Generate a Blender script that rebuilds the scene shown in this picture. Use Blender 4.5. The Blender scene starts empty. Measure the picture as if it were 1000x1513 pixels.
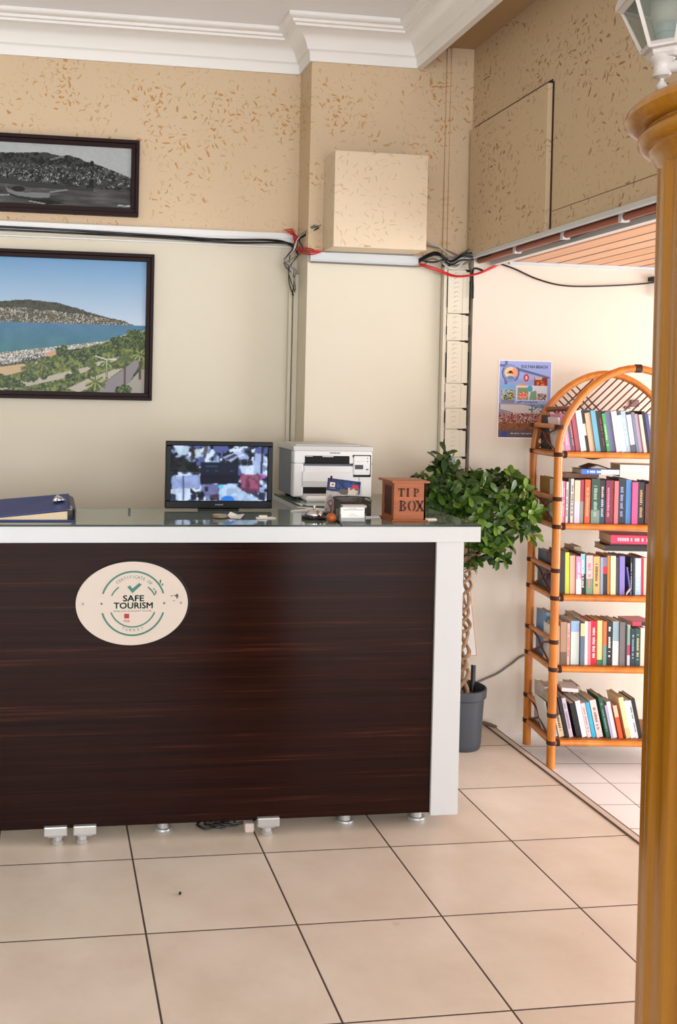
import bpy, bmesh, math, random
import numpy as np
from mathutils import Vector, Matrix, Euler
R = math.radians
C = bpy.context.scene.collection
random.seed(7)

# ------------------------------------------------------------------ camera
sc = bpy.context.scene
cam_d = bpy.data.cameras.new('camera'); cam = bpy.data.objects.new('camera', cam_d); C.objects.link(cam)
YAW, PIT, ROL = .1424, .0141, .0203
F, CX, CY = 1428.53, 276.68, 600.46
fwd = Vector((math.sin(YAW)*math.cos(PIT), math.cos(YAW)*math.cos(PIT), -math.sin(PIT)))
rt0 = Vector((math.cos(YAW), -math.sin(YAW), 0)); dn0 = fwd.cross(rt0)
rt = rt0*math.cos(ROL) - dn0*math.sin(ROL); dn = rt0*math.sin(ROL) + dn0*math.cos(ROL)
Mx = Matrix.Identity(4)
for i in range(3):
    Mx[i][0] = rt[i]; Mx[i][1] = -dn[i]; Mx[i][2] = -fwd[i]
Mx[0][3], Mx[1][3], Mx[2][3] = -.3066, -3.6646, 1.5701
cam.matrix_world = Mx
cam_d.sensor_fit = 'VERTICAL'; cam_d.sensor_height = 36; cam_d.lens = F/1513*36
cam_d.shift_x = (500-CX)/1513; cam_d.shift_y = (CY-756.5)/1513
cam_d.clip_start = .05
sc.camera = cam

# ------------------------------------------------------------------ light and exposure
sc.view_settings.view_transform = 'Standard'; sc.view_settings.look = 'None'
sc.view_settings.gamma = 1; sc.view_settings.use_curve_mapping = False
sc.view_settings.exposure = 0.1
w = bpy.data.worlds.new('world'); sc.world = w; w.use_nodes = True
w.node_tree.nodes['Background'].inputs[0].default_value = (.85, .92, 1, 1)
w.node_tree.nodes['Background'].inputs[1].default_value = 1.2
def area(name, loc, rot, sx, sy, power, col=(1, 1, 1)):
    d = bpy.data.lights.new(name, 'AREA'); d.shape = 'RECTANGLE'; d.size = sx; d.size_y = sy
    d.energy = power; d.color = col
    o = bpy.data.objects.new(name, d); C.objects.link(o); o.location = loc; o.rotation_euler = rot
    return o
area('front_window_daylight', (-.9, -9.35, 1.75), (R(90), 0, 0), 4.6, 2.6, 285, (.95, 1, 1.07))
area('side_window_daylight', (5.1, -1.4, 1.15), (R(90), 0, R(90)), 3.6, 1.9, 172, (.96, 1, 1.07))
area('side_door_daylight', (3.4, -9.35, 1.15), (R(90), 0, 0), 2.6, 2.0, 140, (.97, 1, 1.06))

# ------------------------------------------------------------------ helpers
def S(r, g, b):
    f = lambda c: (c/255/12.92) if c/255 <= .04045 else ((c/255+.055)/1.055)**2.4
    return (f(r), f(g), f(b), 1)
MATS = {}
def mat(name, col, rough=.5, metal=0, spec=.5, coat=0, emit=0, trans=0, alpha=1, ior=1.45):
    if name in MATS: return MATS[name]
    m = bpy.data.materials.new(name); m.use_nodes = True
    b = m.node_tree.nodes['Principled BSDF']
    b.inputs['Base Color'].default_value = col; b.inputs['Roughness'].default_value = rough
    b.inputs['Metallic'].default_value = metal; b.inputs['Specular IOR Level'].default_value = spec
    b.inputs['Coat Weight'].default_value = coat; b.inputs['Coat Roughness'].default_value = .08
    b.inputs['Transmission Weight'].default_value = trans; b.inputs['IOR'].default_value = ior
    b.inputs['Alpha'].default_value = alpha
    if emit: b.inputs['Emission Color'].default_value = col; b.inputs['Emission Strength'].default_value = emit
    m.diffuse_color = col; MATS[name] = m
    return m
class NT:
    def __init__(s, m): s.t = m.node_tree; s.b = s.t.nodes['Principled BSDF']
    def n(s, typ, **kw):
        x = s.t.nodes.new(typ)
        for k, v in kw.items(): setattr(x, k, v)
        return x
    def put(s, sock, v):
        if isinstance(v, bpy.types.NodeSocket): s.t.links.new(v, sock)
        else: sock.default_value = v
    def math(s, op, a, b=0., c=0., clamp=False):
        x = s.n('ShaderNodeMath', operation=op, use_clamp=clamp)
        s.put(x.inputs[0], a); s.put(x.inputs[1], b); s.put(x.inputs[2], c); return x.outputs[0]
    def vmath(s, op, a, b=(0, 0, 0)):
        x = s.n('ShaderNodeVectorMath', operation=op); s.put(x.inputs[0], a); s.put(x.inputs[1], b)
        return x.outputs['Value'] if op in ('LENGTH', 'DISTANCE', 'DOT_PRODUCT') else x.outputs[0]
    def pos(s):
        x = s.n('ShaderNodeNewGeometry'); sp = s.n('ShaderNodeSeparateXYZ'); s.t.links.new(x.outputs['Position'], sp.inputs[0])
        return x.outputs['Position'], sp.outputs[0], sp.outputs[1], sp.outputs[2]
    def obj(s):
        x = s.n('ShaderNodeTexCoord'); return x.outputs['Object']
    def xyz(s, a, b, c):
        x = s.n('ShaderNodeCombineXYZ'); s.put(x.inputs[0], a); s.put(x.inputs[1], b); s.put(x.inputs[2], c); return x.outputs[0]
    def noise(s, v, scale, det=3, rough=.5, out=0):
        x = s.n('ShaderNodeTexNoise'); s.put(x.inputs['Vector'], v); x.inputs['Scale'].default_value = scale
        x.inputs['Detail'].default_value = det; x.inputs['Roughness'].default_value = rough; return x.outputs[out]
    def mix(s, f, a, b):
        x = s.n('ShaderNodeMix', data_type='RGBA'); s.put(x.inputs[0], f); s.put(x.inputs[6], a); s.put(x.inputs[7], b); return x.outputs[2]
    def ramp(s, f, stops):
        x = s.n('ShaderNodeValToRGB'); s.put(x.inputs[0], f)
        e = x.color_ramp.elements
        while len(e) < len(stops): e.new(.5)
        for k, (p, c) in enumerate(stops): e[k].position = p; e[k].color = c
        return x.outputs[0]
    def base(s, c): s.put(s.b.inputs['Base Color'], c)
    def bump(s, h, strength=.2, dist=.002):
        x = s.n('ShaderNodeBump'); s.put(x.inputs['Height'], h); x.inputs['Strength'].default_value = strength
        x.inputs['Distance'].default_value = dist; s.put(s.b.inputs['Normal'], x.outputs[0])

class MB:
    """collects shapes into ONE mesh object"""
    def __init__(s): s.v = []; s.f = []; s.m = []
    def add(s, vs, fs, m=0):
        b = len(s.v); s.v += [tuple(p) for p in vs]
        for f in fs: s.f.append(tuple(b+i for i in f)); s.m.append(m)
        return s
    def box(s, x0, y0, z0, x1, y1, z1, m=0, M=None):
        vs = [Vector(p) for p in ((x0,y0,z0),(x1,y0,z0),(x1,y1,z0),(x0,y1,z0),(x0,y0,z1),(x1,y0,z1),(x1,y1,z1),(x0,y1,z1))]
        if M: vs = [M @ p for p in vs]
        return s.add(vs, [(0,3,2,1),(4,5,6,7),(0,1,5,4),(1,2,6,5),(2,3,7,6),(3,0,4,7)], m)
    def tube(s, pts, r, seg=8, m=0, cap=True, radii=None):
        pts = [Vector(p) for p in pts]; n = len(pts); vs = []; fs = []
        t = (pts[1]-pts[0]).normalized(); ref = Vector((0, 0, 1)) if abs(t.z) < .9 else Vector((1, 0, 0))
        nrm = t.cross(ref).normalized()
        for i, p in enumerate(pts):
            t = (pts[min(i+1, n-1)]-pts[max(i-1, 0)])
            t = t.normalized() if t.length > 1e-9 else Vector((0, 0, 1))
            nrm = (nrm - t*nrm.dot(t)); nrm = nrm.normalized() if nrm.length > 1e-6 else t.orthogonal().normalized()
            bi = t.cross(nrm); rr = radii[i] if radii else r
            for k in range(seg):
                a = 2*math.pi*k/seg; vs.append(p + nrm*math.cos(a)*rr + bi*math.sin(a)*rr)
        for i in range(n-1):
            for k in range(seg):
                a, b = i*seg+k, i*seg+(k+1) % seg
                fs.append((a, b, b+seg, a+seg))
        if cap: fs.append(tuple(range(seg))[::-1]); fs.append(tuple((n-1)*seg+k for k in range(seg)))
        return s.add(vs, fs, m)
    def lathe(s, prof, cx, cy, seg=32, m=0, fl=None):
        vs = []; fs = []; n = len(prof)
        for (r, z) in prof:
            for k in range(seg):
                a = 2*math.pi*k/seg; q = r*(fl(a) if fl else 1)
                vs.append((cx+q*math.cos(a), cy+q*math.sin(a), z))
        for i in range(n-1):
            for k in range(seg):
                a, b = i*seg+k, i*seg+(k+1) % seg
                fs.append((a, b, b+seg, a+seg))
        fs.append(tuple(range(seg))[::-1]); fs.append(tuple((n-1)*seg+k for k in range(seg)))
        return s.add(vs, fs, m)
    def prism(s, poly, fn, d0, d1, m=0):
        """poly in 2D, fn(a, b, d) -> 3D"""
        n = len(poly); vs = [fn(a, b, d0) for a, b in poly]+[fn(a, b, d1) for a, b in poly]
        fs = [tuple(range(n)), tuple(range(2*n-1, n-1, -1))]+[(i, i+n, (i+1) % n+n, (i+1) % n) for i in range(n)]
        return s.add(vs, fs, m)
    def build(s, name, mats, parent=None, smooth=None, bevel=0, local=False, fix=True):
        me = bpy.data.meshes.new(name); me.from_pydata(s.v, [], s.f)
        for x in (mats if isinstance(mats, (list, tuple)) else [mats]): me.materials.append(x)
        me.polygons.foreach_set('material_index', s.m)
        if fix:
            bm = bmesh.new(); bm.from_mesh(me); bmesh.ops.recalc_face_normals(bm, faces=bm.faces); bm.to_mesh(me); bm.free()
        if smooth:
            me.polygons.foreach_set('use_smooth', [True]*len(me.polygons)); me.set_sharp_from_angle(angle=R(smooth))
        me.update()
        o = bpy.data.objects.new(name, me); C.objects.link(o)
        if parent:
            o.parent = parent
            if not local: o.matrix_parent_inverse = wm(parent).inverted()
        if bevel:
            b = o.modifiers.new('bevel', 'BEVEL'); b.width = bevel; b.segments = 2; b.limit_method = 'ANGLE'; b.angle_limit = R(40)
        return o
def wm(o):
    m = Matrix.LocRotScale(o.location, o.rotation_euler, o.scale)
    return wm(o.parent) @ o.matrix_parent_inverse @ m if o.parent else m
def tag(o, label=None, cat=None, group=None, kind=None):
    if label: o['label'] = label
    if cat: o['category'] = cat
    if group: o['group'] = group
    if kind: o['kind'] = kind
    return o
def thing(name, label, cat, loc=(0, 0, 0), group=None, rz=0):
    o = bpy.data.objects.new(name, None); C.objects.link(o); o.location = loc; o.rotation_euler = (0, 0, rz)
    o.empty_display_size = .05
    return tag(o, label, cat, group)
def struct(name, mb, mats, **kw): return tag(mb.build(name, mats, **kw), kind='structure')
def spline(pts, n=8):
    P = [Vector(p) for p in pts]; out = []
    for i in range(len(P)-1):
        a, b, c, d = P[max(i-1, 0)], P[i], P[i+1], P[min(i+2, len(P)-1)]
        for k in range(n):
            t = k/n
            out.append(.5*((2*b)+(c-a)*t+(2*a-5*b+4*c-d)*t*t+(3*b-a-3*c+d)*t**3))
    return out+[P[-1]]
_tc = {}
def text2d(txt, size=1., bold=0.):
    k = (txt, bold)
    if k not in _tc:
        cu = bpy.data.curves.new('t', 'FONT'); cu.body = txt; cu.size = 1; cu.offset = bold; cu.resolution_u = 3
        ob = bpy.data.objects.new('t', cu); me = bpy.data.meshes.new_from_object(ob)
        vs = [(v.co.x, v.co.y) for v in me.vertices]; fs = [tuple(p.vertices) for p in me.polygons]
        bpy.data.objects.remove(ob); bpy.data.curves.remove(cu); bpy.data.meshes.remove(me); _tc[k] = (vs, fs)
    vs, fs = _tc[k]; return [(x*size, y*size) for x, y in vs], fs
def text(mb, txt, size, fn, align='c', bold=0., width=None, m=0):
    if bold:
        for ox, oy in ((bold, 0), (-bold, 0), (0, bold), (0, -bold)): text(mb, txt, size, lambda a, b, ox=ox, oy=oy: fn(a+ox*size, b+oy*size), align, 0, width, m)
    vs, fs = text2d(txt, size, 0)
    if not vs: return
    x0 = min(v[0] for v in vs); x1 = max(v[0] for v in vs); k = 1
    if width: k = width/(x1-x0)
    off = -(x0+x1)/2 if align == 'c' else -x0
    mb.add([fn((x+off)*k, y) for x, y in vs], fs, m)

# canvas for printed pictures: numpy, sRGB 0..255, v up
def vnoise(U, V, s, seed=0, octv=3):
    rs = np.random.RandomState(seed); out = 0; amp = 1; tot = 0
    for o in range(octv):
        g = rs.rand(67, 67); x = U*s*2**o; y = V*s*2**o
        xi = np.floor(x).astype(int) % 66; yi = np.floor(y).astype(int) % 66; fx = x-np.floor(x); fy = y-np.floor(y)
        fx = fx*fx*(3-2*fx); fy = fy*fy*(3-2*fy)
        out = out+amp*(g[yi, xi]*(1-fx)*(1-fy)+g[yi, xi+1]*fx*(1-fy)+g[yi+1, xi]*(1-fx)*fy+g[yi+1, xi+1]*fx*fy)
        tot += amp; amp *= .5
    return out/tot
class Canvas:
    def __init__(s, nx, ny, ax=1., ay=1.):
        s.nx, s.ny = nx, ny
        s.X, s.Y = np.meshgrid(np.linspace(0, ax, nx), np.linspace(0, ay, ny)); s.c = np.zeros((ny, nx, 3))
    def fill(s, mask, col, a=1.):
        a = (mask*1.0*a)[..., None]; s.c = s.c*(1-a)+np.array(col, float)*a if np.ndim(col) < 3 else s.c*(1-a)+col*a
    def poly(s, pts):
        x, y = s.X, s.Y; ins = np.zeros(x.shape, bool); n = len(pts)
        for i in range(n):
            (x0, y0), (x1, y1) = pts[i], pts[(i+1) % n]
            if y0 == y1: continue
            ins ^= ((y0 > y) != (y1 > y)) & (x < (x1-x0)*(y-y0)/(y1-y0)+x0)
        return ins
    def ell(s, cx, cy, rx, ry): return ((s.X-cx)/rx)**2+((s.Y-cy)/ry)**2 < 1
    def line(s, x0, y0, x1, y1, w):
        dx, dy = x1-x0, y1-y0; t = np.clip(((s.X-x0)*dx+(s.Y-y0)*dy)/(dx*dx+dy*dy+1e-12), 0, 1)
        return np.hypot(s.X-x0-t*dx, s.Y-y0-t*dy) < w
    def rect(s, x0, y0, x1, y1): return (s.X >= x0) & (s.X <= x1) & (s.Y >= y0) & (s.Y <= y1)
def print_mat(name, rough=.3, emit=0, spec=.5):
    if name in MATS: return MATS[name]
    m = mat(name, (.5, .5, .5, 1), rough, spec=spec); k = NT(m)
    a = k.n('ShaderNodeAttribute', attribute_name='print'); 
    if emit:
        k.b.inputs['Base Color'].default_value = (.01, .01, .01, 1); k.put(k.b.inputs['Emission Color'], a.outputs['Color']); k.b.inputs['Emission Strength'].default_value = emit
    else: k.base(a.outputs['Color'])
    return m
def print_obj(name, cv, fn, m, parent=None):
    """flat printed sheet; fn(u, v) with u, v in 0..1 -> 3D"""
    ny, nx = cv.ny, cv.nx; me = bpy.data.meshes.new(name)
    vs = [fn(i/(nx-1), j/(ny-1)) for j in range(ny) for i in range(nx)]
    fs = [(j*nx+i, j*nx+i+1, (j+1)*nx+i+1, (j+1)*nx+i) for j in range(ny-1) for i in range(nx-1)]
    me.from_pydata(vs, [], fs); me.materials.append(m)
    c = np.clip(cv.c/255, 0, 1); c = np.where(c <= .04045, c/12.92, ((c+.055)/1.055)**2.4)
    at = me.color_attributes.new('print', 'FLOAT_COLOR', 'POINT')
    at.data.foreach_set('color', np.concatenate([c, np.ones((ny, nx, 1))], 2).reshape(-1).astype(np.float32))
    me.update(); o = bpy.data.objects.new(name, me); C.objects.link(o)
    if parent: o.parent = parent; o.matrix_parent_inverse = wm(parent).inverted()
    return o

# ------------------------------------------------------------------ materials
def cream(name, a, b, rough=.55):
    m = mat(name, a, rough, spec=.3); k = NT(m); p, x, y, z = k.pos()
    n = k.noise(p, 1.3, 4); n2 = k.noise(p, 60, 2)
    k.base(k.mix(n, a, b)); k.bump(n2, .12, .001); return m
M_wall = cream('cream_paint', S(217, 209, 190), S(210, 200, 179))
M_wallr = cream('pale_pink_cream_paint', S(217, 206, 190), S(209, 196, 179))
M_ceil = cream('white_ceiling_paint', S(244, 246, 249), S(240, 241, 244))
M_plaster = cream('white_plaster', S(240, 238, 235), S(232, 230, 226), .4)
def flecks(k, uv, scale, ln, ar, thr, cl, seed):
    q = k.vmath('ADD', k.vmath('SCALE', uv), (seed, seed*1.7, 0))
    q.node.inputs[0].links[0].from_node.inputs['Scale'].default_value = scale
    wv = k.noise(q, 1.3, 1, out=1); wv = k.vmath('SUBTRACT', wv, (.5, .5, .5))
    sc_ = k.n('ShaderNodeVectorMath', operation='SCALE'); k.put(sc_.inputs[0], wv); sc_.inputs['Scale'].default_value = .8
    q2 = k.vmath('MULTIPLY', k.vmath('ADD', q, sc_.outputs[0]), (1, 1, 0))
    vo = k.n('ShaderNodeTexVoronoi', voronoi_dimensions='2D', feature='F1'); k.put(vo.inputs['Vector'], q2); vo.inputs['Scale'].default_value = 1
    d = k.vmath('SUBTRACT', q2, vo.outputs['Position'])
    sp = k.n('ShaderNodeSeparateColor'); k.put(sp.inputs[0], vo.outputs['Color'])
    ro = k.n('ShaderNodeVectorRotate', rotation_type='Z_AXIS'); k.put(ro.inputs['Vector'], d); k.put(ro.inputs['Angle'], k.math('MULTIPLY', sp.outputs[0], 6.28))
    L = k.vmath('LENGTH', k.vmath('MULTIPLY', ro.outputs[0], (1, ar, 0)))
    size = k.math('MULTIPLY_ADD', sp.outputs[2], ln*.7, ln*.5)
    shape = k.math('MULTIPLY_ADD', k.math('SUBTRACT', size, L), 14., 0., clamp=True)
    cn = k.noise(vo.outputs['Position'], cl, 2)
    pres = k.math('MULTIPLY_ADD', k.math('SUBTRACT', k.math('MULTIPLY_ADD', sp.outputs[1], .22, cn), thr), 9., 0., clamp=True)
    return k.math('MULTIPLY', shape, pres)
def wallpaper(name, base, base2, f1, f2, thr=.62, thr2=.55):
    m = mat(name, base, .7, spec=.2); k = NT(m); p, x, y, z = k.pos()
    uv = k.xyz(k.math('ADD', x, y), z, 0.)
    A = flecks(k, uv, 25, .44, 3.9, thr, .10, 3.1); B = flecks(k, uv, 28, .44, 5.2, thr2, .2, 9.3)
    A2 = flecks(k, uv, 32, .44, 3.4, thr+.02, .12, 5.7)
    c = k.mix(k.noise(p, 2.2, 3), base, base2)
    c = k.mix(k.math('MULTIPLY', B, .34), c, f2)
    c = k.mix(k.math('MULTIPLY', k.math('MAXIMUM', A, A2), .85), c, k.mix(k.noise(p, 9, 2), f1, f2))
    k.base(c); k.bump(k.math('ADD', k.noise(p, 45, 3), k.math('MULTIPLY', A, .4)), .35, .002); return m
M_paper = wallpaper('flecked_wallpaper', S(213, 191, 161), S(205, 181, 150), S(186, 120, 20), S(180, 140, 92), .63)
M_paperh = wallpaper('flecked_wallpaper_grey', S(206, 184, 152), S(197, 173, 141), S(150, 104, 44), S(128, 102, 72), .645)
M_paperb = wallpaper('flecked_wallpaper_box', S(224, 205, 178), S(218, 198, 170), S(186, 136, 74), S(160, 126, 90), .76, .46)
def tiles(name, a, b, grout, off, size, ang=0., lw=.006, rough=.3):
    m = mat(name, a, rough, spec=.45); k = NT(m); p, x, y, z = k.pos()
    v = k.vmath('SUBTRACT', p, off)
    if ang:
        ro = k.n('ShaderNodeVectorRotate', rotation_type='Z_AXIS'); k.put(ro.inputs['Vector'], v); ro.inputs['Angle'].default_value = ang; v = ro.outputs[0]
    sp = k.n('ShaderNodeSeparateXYZ'); k.put(sp.inputs[0], v)
    def ax(s_, wd):
        f = k.math('FRACT', k.math('DIVIDE', s_, wd)); e = k.math('MULTIPLY', k.math('MINIMUM', f, k.math('SUBTRACT', 1., f)), wd)
        return e, k.math('FLOOR', k.math('DIVIDE', s_, wd))
    ex, ix = ax(sp.outputs[0], size[0]); ey, iy = ax(sp.outputs[1], size[1])
    e = k.math('MINIMUM', ex, k.math('MULTIPLY', ey, 1.15))
    g = k.math('LESS_THAN', e, lw/2)
    wn = k.n('ShaderNodeTexWhiteNoise', noise_dimensions='2D'); k.put(wn.inputs['Vector'], k.xyz(ix, iy, 0.))
    n = k.math('MULTIPLY_ADD', wn.outputs['Value'], .3, k.math('MULTIPLY_ADD', k.noise(p, 3.2, 5, .6), 1.5, -.35))
    c = k.mix(n, a, b); c = k.mix(k.math('MULTIPLY', k.noise(p, 60, 3), .16), c, S(236, 220, 200))
    k.base(k.mix(g, c, grout))
    k.put(k.b.inputs['Roughness'], k.math('MULTIPLY_ADD', g, .5, k.math('MULTIPLY_ADD', k.noise(p, 5, 3), .12, rough-.06)))
    k.bump(k.math('MULTIPLY', e, 1., 0., ) if False else k.math('MINIMUM', k.math('DIVIDE', e, lw), 1.), .4, .0015); return m
M_floor = tiles('beige_floor_tile', S(234, 223, 210), S(204, 188, 170), S(74, 62, 56), (0, 0, 0), (.45, .45))
M_floorr = tiles('pale_floor_tile', S(244, 247, 249), S(238, 239, 239), S(128, 112, 104), (2.095, .14, 0), (.45, .215), R(5), .005)
def woodgrain(name, cols, axis, freq=14, rough=.35, coat=0, along=1.2, sharp=.5, bumpy=.05, spec=.5):
    m = mat(name, cols[0], rough, coat=coat, spec=spec); k = NT(m); p = k.obj()
    s = [freq]*3; s[axis] = along
    v = k.vmath('MULTIPLY', p, tuple(s))
    n = k.noise(v, 1., 6, .62); n2 = k.noise(v, 4.3, 4, .6)
    f = k.math('MULTIPLY_ADD', n2, .35, k.math('MULTIPLY', n, .65))
    st = [(.5-sharp/2+sharp*i/(len(cols)-1), c) for i, c in enumerate(cols)]
    k.base(k.ramp(f, st)); k.bump(n2, bumpy, .001); return m
M_ebony = woodgrain('dark_striped_laminate', [S(13, 5, 4), S(27, 10, 7), S(38, 16, 10), S(80, 44, 28)], 0, 75, .17, 0, .8, .42, .02, .14)
M_white = mat('white_laminate', S(197, 201, 202), .3)
M_rattan = woodgrain('orange_rattan', [S(150, 76, 20), S(206, 122, 40), S(226, 152, 66)], 2, 9, .32, .3, 2, .5)
M_cane = mat('dark_brown_cane', S(112, 52, 26), .45)
M_bind = mat('dark_cane_binding', S(70, 38, 24), .5)
M_pillar = woodgrain('honey_varnished_wood', [S(140, 88, 12), S(172, 116, 26), S(188, 134, 42)], 2, 16, .25, .2, .6, .5)
M_tip = woodgrain('tip_box_wood', [S(134, 70, 32), S(158, 86, 42), S(172, 100, 52)], 0, 60, .45, 0, 3, .5)
M_burn = mat('burnt_lettering', S(66, 26, 14), .7)
M_frame = mat('dark_brown_frame', S(32, 12, 10), .5, spec=.2)
M_black = mat('black_plastic', S(18, 18, 20), .35)
M_blackm = mat('black_matt', S(14, 13, 13), .8)
M_grey = mat('grey_plastic', S(110, 118, 134), .45)
M_offwhite = mat('offwhite_plastic', S(226, 226, 224), .4)
M_lightgrey = mat('light_grey_plastic', S(198, 198, 196), .4)
M_steel = mat('polished_steel', S(210, 210, 212), .12, 1)
M_alu = mat('satin_aluminium', S(190, 190, 188), .35, .6)
M_red = mat('red_cable', S(190, 30, 34), .4)
M_cabw = mat('white_cable', S(190, 184, 174), .4)
M_cabg = mat('grey_cable', S(120, 112, 104), .5)
M_pot = mat('charcoal_plastic', S(62, 66, 72), .5)
M_soil = mat('soil', S(46, 34, 26), .9)
M_paperw = mat('white_paper', S(238, 236, 232), .6)
M_pages = mat('cream_pages', S(214, 196, 164), .8)
M_pipe = mat('brown_conduit', S(150, 82, 58), .4)
M_glasstop = mat('green_tinted_glass', S(112, 128, 116), .04, spec=.6, ior=1.5)
M_acrylic = mat('clear_acrylic', S(225, 230, 230), .05, trans=.9, ior=1.3)
M_smoke = mat('smoked_acrylic', S(120, 112, 104), .12, trans=.7, ior=1.2)
M_green = mat('sign_green', S(58, 118, 104), .5)
M_signw = mat('sign_cream', S(204, 192, 180), .4, spec=.2)
M_ink = mat('dark_ink', S(60, 60, 72), .6)
M_lampw = mat('white_painted_metal', S(204, 198, 194), .35)
M_pane = mat('lantern_glass', S(140, 150, 138), .08, trans=.3, alpha=.38, ior=1.2)

# planks over the side room
M_plank = mat('pine_plank_ceiling', S(228, 160, 112), .4); k = NT(M_plank); p, x, y, z = k.pos()
f = k.math('FRACT', k.math('DIVIDE', k.math('SUBTRACT', x, 1.80), .108)); e = k.math('MINIMUM', f, k.math('SUBTRACT', 1., f))
ix = k.math('FLOOR', k.math('DIVIDE', k.math('SUBTRACT', x, 1.80), .108))
wn = k.n('ShaderNodeTexWhiteNoise', noise_dimensions='1D'); k.put(wn.inputs['W'], ix)
gr = k.noise(k.xyz(k.math('MULTIPLY', x, 30.), k.math('MULTIPLY', y, 1.6), wn.outputs['Value']), 1., 5)
kn = k.math('MULTIPLY_ADD', k.math('SUBTRACT', k.noise(k.xyz(k.math('MULTIPLY', x, 16.), k.math('MULTIPLY', y, 5.), 2.), 1., 1), .70), 9., 0., clamp=True)
c = k.mix(gr, S(226, 170, 122), S(198, 134, 86)); c = k.mix(k.math('MULTIPLY', wn.outputs['Value'], .35), c, S(244, 190, 150)); c = k.mix(k.math('MULTIPLY', kn, .6), c, S(130, 66, 40))
k.base(k.mix(k.math('LESS_THAN', e, k.math('MULTIPLY_ADD', wn.outputs['Value'], .04, .05)), c, S(70, 34, 20))); k.bump(k.math('MINIMUM', k.math('MULTIPLY', e, 12.), 1.), .5, .003)

# ------------------------------------------------------------------ the room shell
YB, YP, YS, YR = 1.0, .80, .775, .75
XL, YF = -4.2, -9.5
m = MB(); m.box(XL, YF, -.1, 1.832, YB, 0); struct('floor', m, M_floor)
m = MB(); m.box(1.832, YF, -.16, 5.4, YR, -.06); struct('floor_side', m, M_floorr)
m = MB(); m.box(1.793, YF, 0, 1.8, YR-.01, .0035, 1); m.box(1.8, YF, 0, 1.824, YR-.01, .005, 0); m.box(1.824, YF, -.06, 1.8345, YR-.01, .002, 1)
struct('trim_1', m, [mat('threshold_strip', S(206, 188, 172), .4), mat('dark_joint', S(84, 72, 64), .8)])
m = MB(); m.box(XL-.1, YF, 3.32, 1.42, YB, 3.42); struct('ceiling', m, M_ceil)
m = MB(); m.box(1.44, YF, 3.25, 1.82, YB, 3.42); struct('ceiling_soffit', m, mat('tan_soffit_paint', S(176, 146, 112), .6))
m = MB(); m.box(1.42, YF, 3.145, 1.44, YP, 3.42); struct('trim_2', m, M_plaster)
m = MB(); m.box(XL, YB, 0, 1.56, YB+.12, 2.34, 0); m.box(XL, YB, 2.34, 1.56, YB+.12, 3.42, 1); struct('wall_back', m, [M_wall, M_paper])
m = MB(); m.box(.895, YP, 0, 1.56, YB, 2.25, 0); m.box(.895, YP, 2.25, 1.56, YB, 3.32, 1); struct('wall_pier', m, [M_wall, M_paper])
m = MB(); m.box(1.577, YS, 2.25, 1.69, YB, 3.25, 1); m.box(1.577, YS+.012, 0, 1.692, YB, 2.25, 0)
m.box(1.56, YS+.06, 0, 1.577, YB, 2.25, 0); m.box(1.56, YS+.010, 2.25, 1.577, YB, 3.25, 1); struct('wall_corner', m, [M_wall, M_paper])
m = MB(); m.box(1.703, YR, -.06, 5.4, YR+.12, 2.5); struct('wall_side_back', m, M_wallr)
m = MB(); m.box(1.69, YF, 2.25, 1.80, YR, 3.25, 0); m.box(1.69, YR, 2.25, 1.80, YB, 3.25, 0); m.box(1.692, YF, 2.245, 1.80, YR, 2.25, 1); m.box(1.6892, YF, 2.331, 1.69, .0, 2.3335, 2)
struct('wall_header', m, [M_paperh, mat('grey_soffit', S(180, 172, 166), .6), mat('seam_brown', S(96, 72, 50), .8)])
m = MB(); m.box(1.80, YF, 2.235, 5.4, YR, 2.33); struct('ceiling_side', m, M_plank)
m = MB(); m.box(XL-.1, YF, -.1, XL, YB+.1, 3.42); struct('wall_left', m, M_wall)
m = MB()
for a in ((XL, -3.3, 0, 3.42), (1.5, 1.85, 0, 3.42), (-3.3, 1.5, 3.1, 3.42), (-3.3, 1.5, 0, .35), (4.8, 5.4, -.1, 2.4), (1.85, 4.8, 2.2, 2.4)):
    m.box(a[0], YF-.12, a[2], a[1], YF, a[3])
struct('wall_front', m, M_wall)
m = MB()
for a in ((YF, -3.4, -.1, 2.4), (.5, YR, -.1, 2.4), (-3.4, .5, 2.15, 2.4), (-3.4, .5, -.1, .15)):
    m.box(5.4, a[0], a[2], 5.5, a[1], a[3])
struct('wall_right', m, M_wall)

# the crumbling jamb beside the pier: loose plaster blocks with open joints
m = MB(); m.box(1.577, .7775, 0, 1.692, .787, 2.2, 0)
zs = [0, .3, .55, .82, 1.08, 1.285, 1.42, 1.52, 1.64, 1.845, 1.975, 2.185]
rj = random.Random(4)
for a, b in zip(zs[:-1], zs[1:]):
    m.box(1.579+.008*(rj.random()*.6), .762, a+.004, 1.690-.003*rj.random(), .7776, b-.0012, 0)
    m.box(1.688, .7610, a+.02, 1.6925, .7776, b-(.05 if rj.random() < .5 else .005), 1); m.box(1.672, .7612, b-.0075, 1.690, .7776, b+.0045, 1); m.box(1.650, .7616, b-.0035, 1.675, .7776, b+.0025, 1) if rj.random() < .4 else None
    m.box(1.5772, .7612, a+.03, 1.580, .7776, b-.06*rj.random()-.01, 1)
    n = max(2, int((b-a)/.022))
    for i in range(n):   # raised trowel marks
        zz = a+.014+(b-a-.03)*i/(n-1)
        m.tube([(1.612, .7618, zz-.004), (1.622+.004*rj.random(), .7606, zz+.003), (1.635, .7618, zz-.002+.006*rj.random())], .0022, 5, 0)
    m.box(1.655+rj.random()*.004, .7605, a+.01, 1.657+rj.random()*.002, .763, b-.01, 0)
struct('trim_3', m, [M_wall, M_blackm])
m = MB(); m.box(1.5615, .765, 0, 1.5765, .80, 2.2); struct('trim_4', m, M_wall)

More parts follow.
